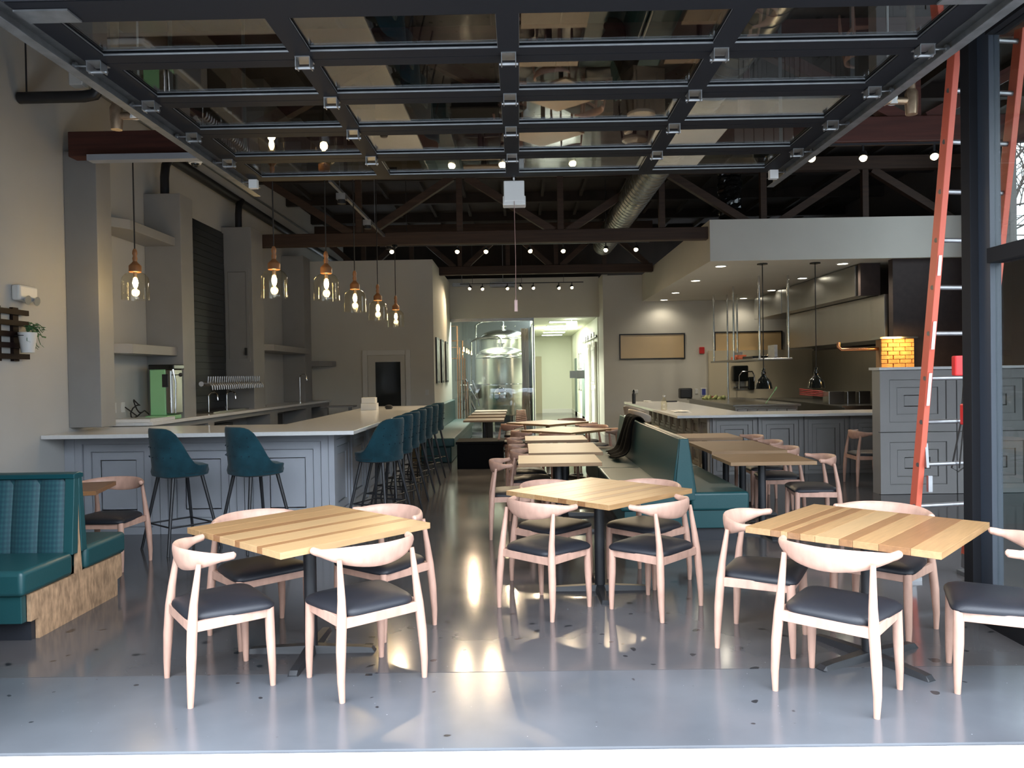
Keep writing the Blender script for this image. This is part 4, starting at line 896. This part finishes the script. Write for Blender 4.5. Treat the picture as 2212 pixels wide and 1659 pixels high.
MB().prism([(5.19, .44), (5.255, .44), (5.285, .88), (5.27, .99), (5.235, .965)], -3.125, BXE, M_yz).prism([(5.305, .44), (5.37, .44), (5.325, .965), (5.29, .99), (5.285, .88)], -3.125, BXE, M_yz).build('back_end_trim', m_teal, lb, smooth=False, bevel=.004)
MB().prism([(5.225, .955), (5.335, .955), (5.335, .985), (5.30, .995), (5.26, .995), (5.225, .985)], -4.79, BXE + .004, M_yz).build('top_cap', mat('teal_piping', (.006, .05, .06), .3), lb, smooth=False, bevel=.004)
# centre banquette
cb = empty('centre_banquette', (0, 0, 0), 0, 'long double-sided teal vinyl banquette in the middle of the room', 'banquette')
QY0, QY1 = 7.28, 11.6; QXC = 1.55
def qb(x0, y0, z0, x1, y1, z1, name, m, bev=.025, seg=3): return MB().box(x0, y0, z0, x1, y1, z1).build(name, m, cb, smooth=True, bevel=bev, seg=seg)
M_xz = Matrix(((1, 0, 0, 0), (0, 0, 1, 0), (0, 1, 0, 0), (0, 0, 0, 1)))
qb(.94, QY0, .30, QXC - .06, 9.3, .475, 'seat', m_teal); qb(.94, 9.31, .30, QXC - .06, QY1, .475, 'seat', m_teal)
qb(QXC + .06, QY0, .30, 2.16, 9.3, .475, 'seat', m_teal); qb(QXC + .06, 9.31, .30, 2.16, QY1, .475, 'seat', m_teal)
MB().box(.98, QY0 + .03, .13, 2.12, QY1 - .03, .30).build('base', m_teal, cb, smooth=False, bevel=.006)
MB().box(1.04, QY0 + .09, 0, 2.06, QY1 - .09, .13).build('toe_kick', m_bbase, cb, smooth=False)
MB().prism([(QXC - .12, .46), (QXC - .005, .46), (QXC - .01, .975), (QXC - .045, .99)], QY0 + .02, QY1, M_xz).build('backrest', m_teal, cb, smooth=True, bevel=.012, seg=2)
MB().prism([(QXC + .12, .46), (QXC + .045, .99), (QXC + .01, .975), (QXC + .005, .46)], QY0 + .02, QY1, M_xz).build('backrest', m_teal, cb, smooth=True, bevel=.012, seg=2)
MB().prism([(QXC - .10, .40), (QXC + .10, .40), (QXC + .04, .985), (QXC - .04, .985)], QY0 - .005, QY0 + .03, M_xz).build('end_panel', m_teal, cb, smooth=False, bevel=.008)
# jacket
mb = MB(); n, m_ = 22, 14; rn = random.Random(4)
path = [(QXC - .34, .50), (QXC - .22, .52), (QXC - .16, .58), (QXC - .14, .68), (QXC - .12, .80), (QXC - .085, .93), (QXC - .05, 1.01), (QXC, 1.025), (QXC + .06, 1.0), (QXC + .10, .90), (QXC + .13, .78), (QXC + .14, .70)]
for i, (x, z) in enumerate(path):
    for j in range(m_):
        w = .44 + .12 * sin(i * .9) * .6; y = 10.3 + (j / (m_ - 1) - .5) * 2 * w
        mb.v.append(V((x - .02 + .025 * sin(j * 1.3 + i * .5) + rn.uniform(-.01, .01), y + .03 * sin(i * 1.1), z + .015 * sin(j * 1.7 + i) + .02)))
for i in range(len(path) - 1):
    for j in range(m_ - 1): a = i * m_ + j; mb.f.append([a, a + 1, a + m_ + 1, a + m_])
jk = tag(mb.build('black_jacket', mat('black_cloth', (.003, .003, .0035), .9, spec=.05), solid=.02, sub=1), 'black jacket draped over the centre banquette back', 'jacket')
# far left bench
fb = empty('wall_bench', (0, 0, 0), 0, 'dark teal wall bench with a brown end panel beyond the bar stools', 'bench')
MB().box(BX + .01, 14.2, .3, -1.22, 20.5, .46).box(BX + .01, 14.25, .0, -1.28, 20.5, .3).build('seat', m_teal, fb, smooth=False, bevel=.02)
MB().box(BX + .01, 14.2, .46, BX + .14, 20.5, .98).build('backrest', m_teal, fb, smooth=False, bevel=.02)
MB().box(BX + .01, 14.12, .62, -1.42, 14.2, .98).build('end_panel', mat('brown_panel', (.20, .11, .07), .5), fb, smooth=False)
lbn = empty('low_bench', (0, 0, 0), 0, 'low black bench end in front of the far left tables', 'bench')
MB().box(-1.1, 13.3, .0, -.3, 14.0, .42).box(-1.12, 13.28, .42, -.28, 14.02, .47).build('body', mat('matt_black', (.006, .006, .007), .8, spec=.1), lbn, smooth=False, bevel=.01)
# ================================================================ LADDER
ld = empty('extension_ladder', (0, 0, 0), 0, 'orange fibreglass extension ladder leaning by the right doorpost', 'ladder')
A0, A1 = V((2.985, 5.92, 0.02)), V((2.905, 5.10, 3.87)); B0, B1 = V((3.47, 6.02, .02)), V((3.38, 5.18, 3.87))
for a, b in ((A0, A1), (B0, B1)):
    sr = MB().bar(a + V((0, 0, .12)), b, .042, .09, upv=(0, -1, .3)).build('side_rail', m_orange, ld, smooth=False, bevel=.004)
    if a is A0: sr0 = sr
    f = MB().bar(a + V((0, -.01, .14)), a + V((0, -.0, .03)), .05, .07).box(a.x - .05, a.y - .07, 0, a.x + .05, a.y + .05, .03); f.build('foot', m_galv, sr, smooth=False)
N = 12
for k in range(N):
    f = (k + .75) / N; p = A0.lerp(A1, f); q = B0.lerp(B1, f)
    MB().tube([p, q], .017, 10).build('rung', m_galv, ld)
    d = (q - p).normalized(); MB().tube([p - d * .022, p - d * .012], .017, 10).build('rivet', m_galv, ld)
for f, h in ((.60, .14), (.475, .2), (.375, .24)):
    p = A0.lerp(A1, f) + V((-.004, -.048, 0)); dd = (A1 - A0).normalized() * h / 2
    MB().bar(p - dd, p + dd, .002 + .02, .002, upv=(0, -1, .3)).build('warning_label', m_paper, sr0, smooth=False)
for a, b in ((A0, A1), (B0, B1)):
    p = a.lerp(b, .235); MB().bar(p + V((.03, -.03, -.04)), p + V((.02, -.03, .14)), .02, .04).bar(p + V((.05, -.03, -.22)), p + V((.05, -.03, -.1)), .03, .03).build('rung_lock', m_galv, ld, smooth=False)
p = A0.lerp(A1, .40) + (B0 - A0) * .62; q = A0.lerp(A1, .22) + (B0 - A0) * .55
MB().tube([p, p.lerp(q, .5) + V((0, -.04, 0)), q, q + V((.05, 0, -.03)), q + V((.12, 0, .02)), p + V((.09, 0, -.02))], .006, 6).tube([p + V((.03, 0, 0)), q + V((.04, -.03, 0))], .005, 6).build('rope', m_cord, ld)
tl = empty('red_tool', (0, 0, 0), 0, 'bright red plastic ladder bracket hanging on the ladder by the doorpost', 'ladder bracket')
p = AY(2073, 790, 5.35); MB().box(p.x - .06, 5.33, p.z - .07, p.x + .08, 5.38, p.z + .07).build('upper_block', m_red, tl, smooth=False, bevel=.01)
p = AY(2082, 893, 5.5); MB().box(p.x - .03, 5.48, p.z - .08, p.x + .06, 5.53, p.z + .07).build('lower_block', m_red, tl, smooth=False, bevel=.01)
MB().tube([AY(2078, 812, 5.4), AY(2082, 870, 5.5)], .008, 6).build('strap', m_cord, tl)
# ================================================================ STOREFRONT AT RIGHT
sf = empty('window_5', (0, 0, 0), 0, 'tall black-framed storefront glass at the right edge', 'window', kind='structure')
PX0 = 2.865
MB().box(PX0, 4.9, 0, PX0 + .12, 5.0, 4.6).build('post', m_dframe, sf, smooth=False, bevel=.003)
MB().box(PX0 + .05, 4.78, .12, PX0 + .12, 4.9, 4.6).build('stile', m_postb, sf, smooth=False, bevel=.003)
MB().box(PX0 + .03, 3.3, 0, PX0 + .15, 4.9, .12).build('bottom_rail', m_dframe, sf, smooth=False)
MB().box(PX0 + .03, 3.3, 2.26, PX0 + .15, 4.78, 2.35).build('mid_rail', m_dframe, sf, smooth=False)
MB().box(PX0 + .03, 3.3, 3.66, PX0 + .15, 4.78, 3.80).build('top_rail', m_dframe, sf, smooth=False)
MB().box(PX0 + .08, 3.3, .12, PX0 + .09, 4.78, 2.26).build('pane', m_glass, sf, smooth=False)
MB().box(PX0 + .08, 3.3, 2.35, PX0 + .09, 4.78, 3.66).build('pane', m_glass, sf, smooth=False)
# ================================================================ HALLWAY
for k in range(5):
    y = 22.6 + k * 1.9; t = empty('troffer_light', (1.32, y, 3.168), 0, ['nearest', 'second', 'third', 'fourth', 'farthest'][k] + ' white light panel in the hallway ceiling', 'ceiling light', 'hallway light panels')
    MB().box(-.42, 0, -.012, .42, .62, 0).build('frame', m_white, t, smooth=False); MB().box(-.39, .03, -.016, .39, .59, -.012).build('diffuser', m_troffer, t, smooth=False)
hl = empty('exit_box_light', (1.52, 21.9, 2.98), 0, 'small bright box light hanging at the hallway entrance', 'ceiling light')
MB().box(-.15, 0, -.1, .15, .12, .12).build('diffuser', m_troffer, hl, smooth=False, bevel=.01); MB().tube([(0, .06, .12), (0, .06, .19)], .01, 6).build('stem', m_white, hl)
lamp('hall_lamp', 'AREA', (1.32, 26, 3.1), 300, (.97, 1, .86), None, 1.4, aim=(0, 0, -1))
bd = empty('barn_door', (0, 0, 0), 0, 'white sliding barn door on a black rail in the hallway', 'door')
MB().box(2.12, 21.5, .02, 2.17, 22.7, 2.5).build('leaf', m_wallw, bd, smooth=False); MB().box(2.12, 23.4, .02, 2.17, 24.6, 2.5).build('leaf', m_wallw, bd, smooth=False)
for y in (21.5, 23.4):
    for z in (.15, 1.3): mb = MB(); nested(mb, 1.0, 1.05, [(0, .014), (.08, .006)], (2.12, y + .1, z), (0, 1, 0), (-1, 0, 0)); mb.build('door_panel', m_paper, bd, smooth=False)
MB().box(2.13, 21.3, 2.62, 2.16, 26, 2.68).build('rail', m_black, bd, smooth=False)
for y in (21.7, 22.5, 23.6, 24.4): MB().lathe([(.06, -.01), (.06, .01)], (2.12, y, 2.72), 14, Matrix.Rotation(R(90), 4, 'Y')).box(2.11, y - .02, 2.4, 2.12, y + .02, 2.72).build('hanger_wheel', m_black, bd)
for i, (y, l) in enumerate(((25.6, 'near dark-framed restroom door in the hallway'), (29.0, 'far dark-framed door in the hallway'))):
    t = tag(MB().box(2.16, y, 0, 2.197, y + 1.0, 2.2).build('hall_door', mat('dark_teal_door', (.12, .17, .16), .5), smooth=False), l, 'door', 'hallway doors')
    MB().box(1.9, y - .06, 1.45, 2.16, y - .04, 1.72).build('sign_blade', m_bbase, t, smooth=False)
for i, y in enumerate((27.0, 27.8)):
    for j, z in enumerate((1.0, 1.75)):
        f = tag(MB().box(2.18, y, z, 2.197, y + .45, z + .6).build('framed_picture', m_black, smooth=False), ('upper' if j else 'lower') + (' near' if not i else ' far') + ' small framed picture on the hallway wall', 'picture', 'small hallway pictures')
        MB().box(2.176, y + .05, z + .05, 2.18, y + .4, z + .55).build('print', mat('print_grey', (.33, .35, .33), .3, noise=.8, scale=6), f, smooth=False)
tag(MB().box(.5, 31.9, 0, .93, 31.99, 2.35).build('end_door', mat('beige_door', (.42, .38, .27), .5), smooth=False), 'beige door at the end of the hallway', 'door')
# ================================================================ BREWERY
def tank(x, y, r, z0, z1, label):
    t = empty('brewing_tank', (x, y, 0), 0, label, 'tank', 'stainless brewing tanks')
    MB().lathe([(r * .98, z0), (r, z0 + .03), (r, z1), (r * .99, z1 + .04)], n=48).build('shell', m_tank, t)
    MB().lathe([(r * .99, z1 + .04)] + [(r * cos(a) * .97, z1 + .05 + r * .36 * sin(a)) for a in [i * pi / 18 for i in range(9)]] + [(.02, z1 + .05 + r * .36)], n=48).build('dome', m_tank, t)
    MB().tube([((r + .012) * cos(a), (r + .012) * sin(a), z1 + .0) for a in [i * pi / 20 for i in range(40)]], .014, 6, True).tube([((r + .012) * cos(a), (r + .012) * sin(a), z0 + .9) for a in [i * pi / 20 for i in range(40)]], .012, 6, True).build('weld_band', m_chrome, t)
    for k in range(4): a = k * pi / 2 + .6; MB().tube([(r * .85 * cos(a), r * .85 * sin(a), 0), (r * .85 * cos(a), r * .85 * sin(a), z0 + .03)], .05, 10).build('leg', m_tank, t)
    zt = z1 + .05 + r * .36
    MB().lathe([(.07, zt - .03), (.07, zt + .08), (.11, zt + .08), (.11, zt + .11)], n=16).tube([(0, 0, zt + .1), (0, 0, zt + .25), (-.1, 0, zt + .3), (-r * .9, 0, zt + .25), (-r - .1, 0, zt + .15), (-r - .12, 0, z0 + .4)], .03, 8).build('fittings', m_chrome, t)
    mb = MB().lathe([(.2, 0), (.21, .03), (.17, .05)], (0, -r - .01, z0 + .6), 18, Matrix.Rotation(R(90), 4, 'X')); mb.build('manway', m_chrome, t)
tank(-.52, 22.5, .78, .45, 2.10, 'nearest big stainless brewing tank behind the glass')
tank(-.50, 24.9, .78, .9, 2.75, 'taller stainless tank behind the nearest one')
for i, (x, y, m, l) in enumerate(((-1.72, 21.5, m_copper, 'copper pipe stack at the left edge of the brewery glass'), (-1.60, 21.8, m_copper, 'thinner copper pipe stack next to the tank'))):
    mb = MB().tube([(x, y, .1), (x, y, 3.0 - .4 * i), (x - .3, y, 3.0 - .4 * i)], .016, 8).tube([(x + .06, y, .1), (x + .06, y, 2.4 - .3 * i), (x - .3, y, 2.4 - .3 * i)], .013, 8)
    tag(mb.build('copper_pipes', m), l, 'pipe', 'copper pipes of the brewery')
mb = MB(); rn = random.Random(9)
for k in range(9):
    x = -1.75 + rn.uniform(0, .5); z = rn.uniform(.5, 1.7); mb.tube([(x, 21.7, .1), (x, 21.7, z), (x + rn.uniform(.05, .25), 21.75, z + .05), (x + .25, 21.8, z - .3)], rn.uniform(.018, .035), 8)
tag(mb.build('pump_manifold', m_chrome), 'chrome pump pipes and valves at the left of the brewery', 'pipework')
tag(MB().box(-1.7, 22.0, .9, -1.35, 22.3, 1.35).box(-1.65, 22.0, .0, -1.4, 22.3, .4).build('brewery_control_box', m_white, smooth=False, bevel=.02), 'white control box beside the brewing tank', 'control box')
tag(MB().bar((-1.62, 21.9, 1.55), (-1.28, 21.9, .6), .12, .03).build('ladder_chute', m_galv, smooth=False), 'slanting steel chute beside the brewing tank', 'chute')
mb = MB()
for k in range(6): mb.tube([(.08 + .035 * k, 21.5, 2.9 - .0 * k), (.10 + .03 * k, 21.5 + .04 * sin(k), 1.5), (.06 + .045 * k, 21.5, .2)], .022, 6)
tag(mb.build('hanging_hoses', mat('pinkish_hose', (.60, .48, .42), .4)), 'bundle of pale pink hoses hanging at the right of the tank', 'hoses')
br = empty('added_tank_light', (-1.0, 22.6, 4.2), 0, 'unseen light panel added to brighten the brewery tanks', 'ceiling light')  # glowing panel and lamp below it added to brighten the tanks
MB().box(-.5, -.3, 0, .5, .3, .05).build('diffuser', m_troffer, br, smooth=False)
lamp('tank_fill_lamp', 'AREA', (-1.0, 22.6, 4.15), 500, (.95, 1, .82), None, .8, aim=(0, 0, -1))
# ================================================================ OUTSIDE
def twig(mb, p, d, L, r, lev):
    q = p + d * L; mb.tube([p, p.lerp(q, .5) + V((random.uniform(-1, 1), random.uniform(-1, 1), random.uniform(-1, 1))) * L * .06, q], [r, r * .85, r * .7], 5 if lev else 8, cap=False)
    if lev == 0: return
    for k in range(3 if lev > 1 else 3):
        ax = V((random.uniform(-1, 1), random.uniform(-1, 1), random.uniform(-.5, .9))).normalized(); nd = (d + ax * .85).normalized(); twig(mb, q if k < 2 else p.lerp(q, .6), nd, L * random.uniform(.66, .84), r * .64, lev - 1)
def bare_tree(x, y, z, h, label):
    random.seed(int(x * 10)); t = empty('bare_tree', (x, y, z), 0, label, 'tree', 'bare trees outside')
    MB().tube([(0, 0, 0), (.05, .0, h * .5), (0, 0, h)], [.2, .16, .13], 10).build('trunk', m_bark, t); mb = MB()
    for k in range(4):
        a = k * pi / 2 + .4; twig(mb, V((0, 0, h - .1 * k)), V((cos(a) * .6, sin(a) * .6, .7)).normalized(), 1.7, .09, 5)
    tag(mb.build('branches', m_bark, t, smooth=False), kind='stuff')
bare_tree(14.2, 21.6, -.9, 5.6, 'bare branching tree outside the high right window')
def car(x, y, z, rz, label, suv):
    t = empty('parked_car', (x, y, z), rz, label, 'car', 'white cars reflected in the brewery glass')
    mw = mat('white_car_paint', (.8, .82, .85), .2, coat=1); h = 1.65 if suv else 1.45
    prof = [(-2.2, .35), (-2.25, .7), (-2.15, .95), (-1.3, 1.05), (1.6, 1.05), (2.15, .9), (2.25, .6), (2.2, .35)]
    MB().prism(prof, -.88, .88, M_xz).build('body', mw, t, smooth=False, bevel=.06)
    gp = [(-1.9 if suv else -1.5, 1.04), (-1.6 if suv else -.9, h - .04), (.3, h - .04), (1.25, 1.04)]
    MB().prism(gp, -.76, .76, M_xz).build('glasshouse', m_blackg, t, smooth=False, bevel=.05)
    MB().prism([(-1.62 if suv else -.92, h - .06), (-1.55 if suv else -.85, h), (.25, h), (.33, h - .06)], -.78, .78, M_xz).build('roof', mw, t, smooth=False, bevel=.02)
    for a in (-1.4, 1.35):
        for s in (-.82, .82): w = MB().lathe([(.2, -.11), (.34, -.1), (.34, .1), (.2, .11)], (a, s, .34), 20, Matrix.Rotation(R(90), 4, 'X')); w.build('wheel', m_black, t)
    return t
car(-2.6, -40, -.9, R(4), 'white saloon car parked across the street', False)
car(2.0, -41, -.9, R(176), 'white sport utility car parked across the street', True)
S('sky_blocking_building', MB().box(-60, -75, -1, 60, -70, 12), mat('sky_blocker_dark', (.12, .13, .12), .9), 'unseen dark building line raised to block sky reflected in the brewery glass', smooth=False, cat='building')  # unseen block, made tall to keep the sky out of the glass reflection
# keep shared scene tidy: no names starting with digits, all leaf meshes linked
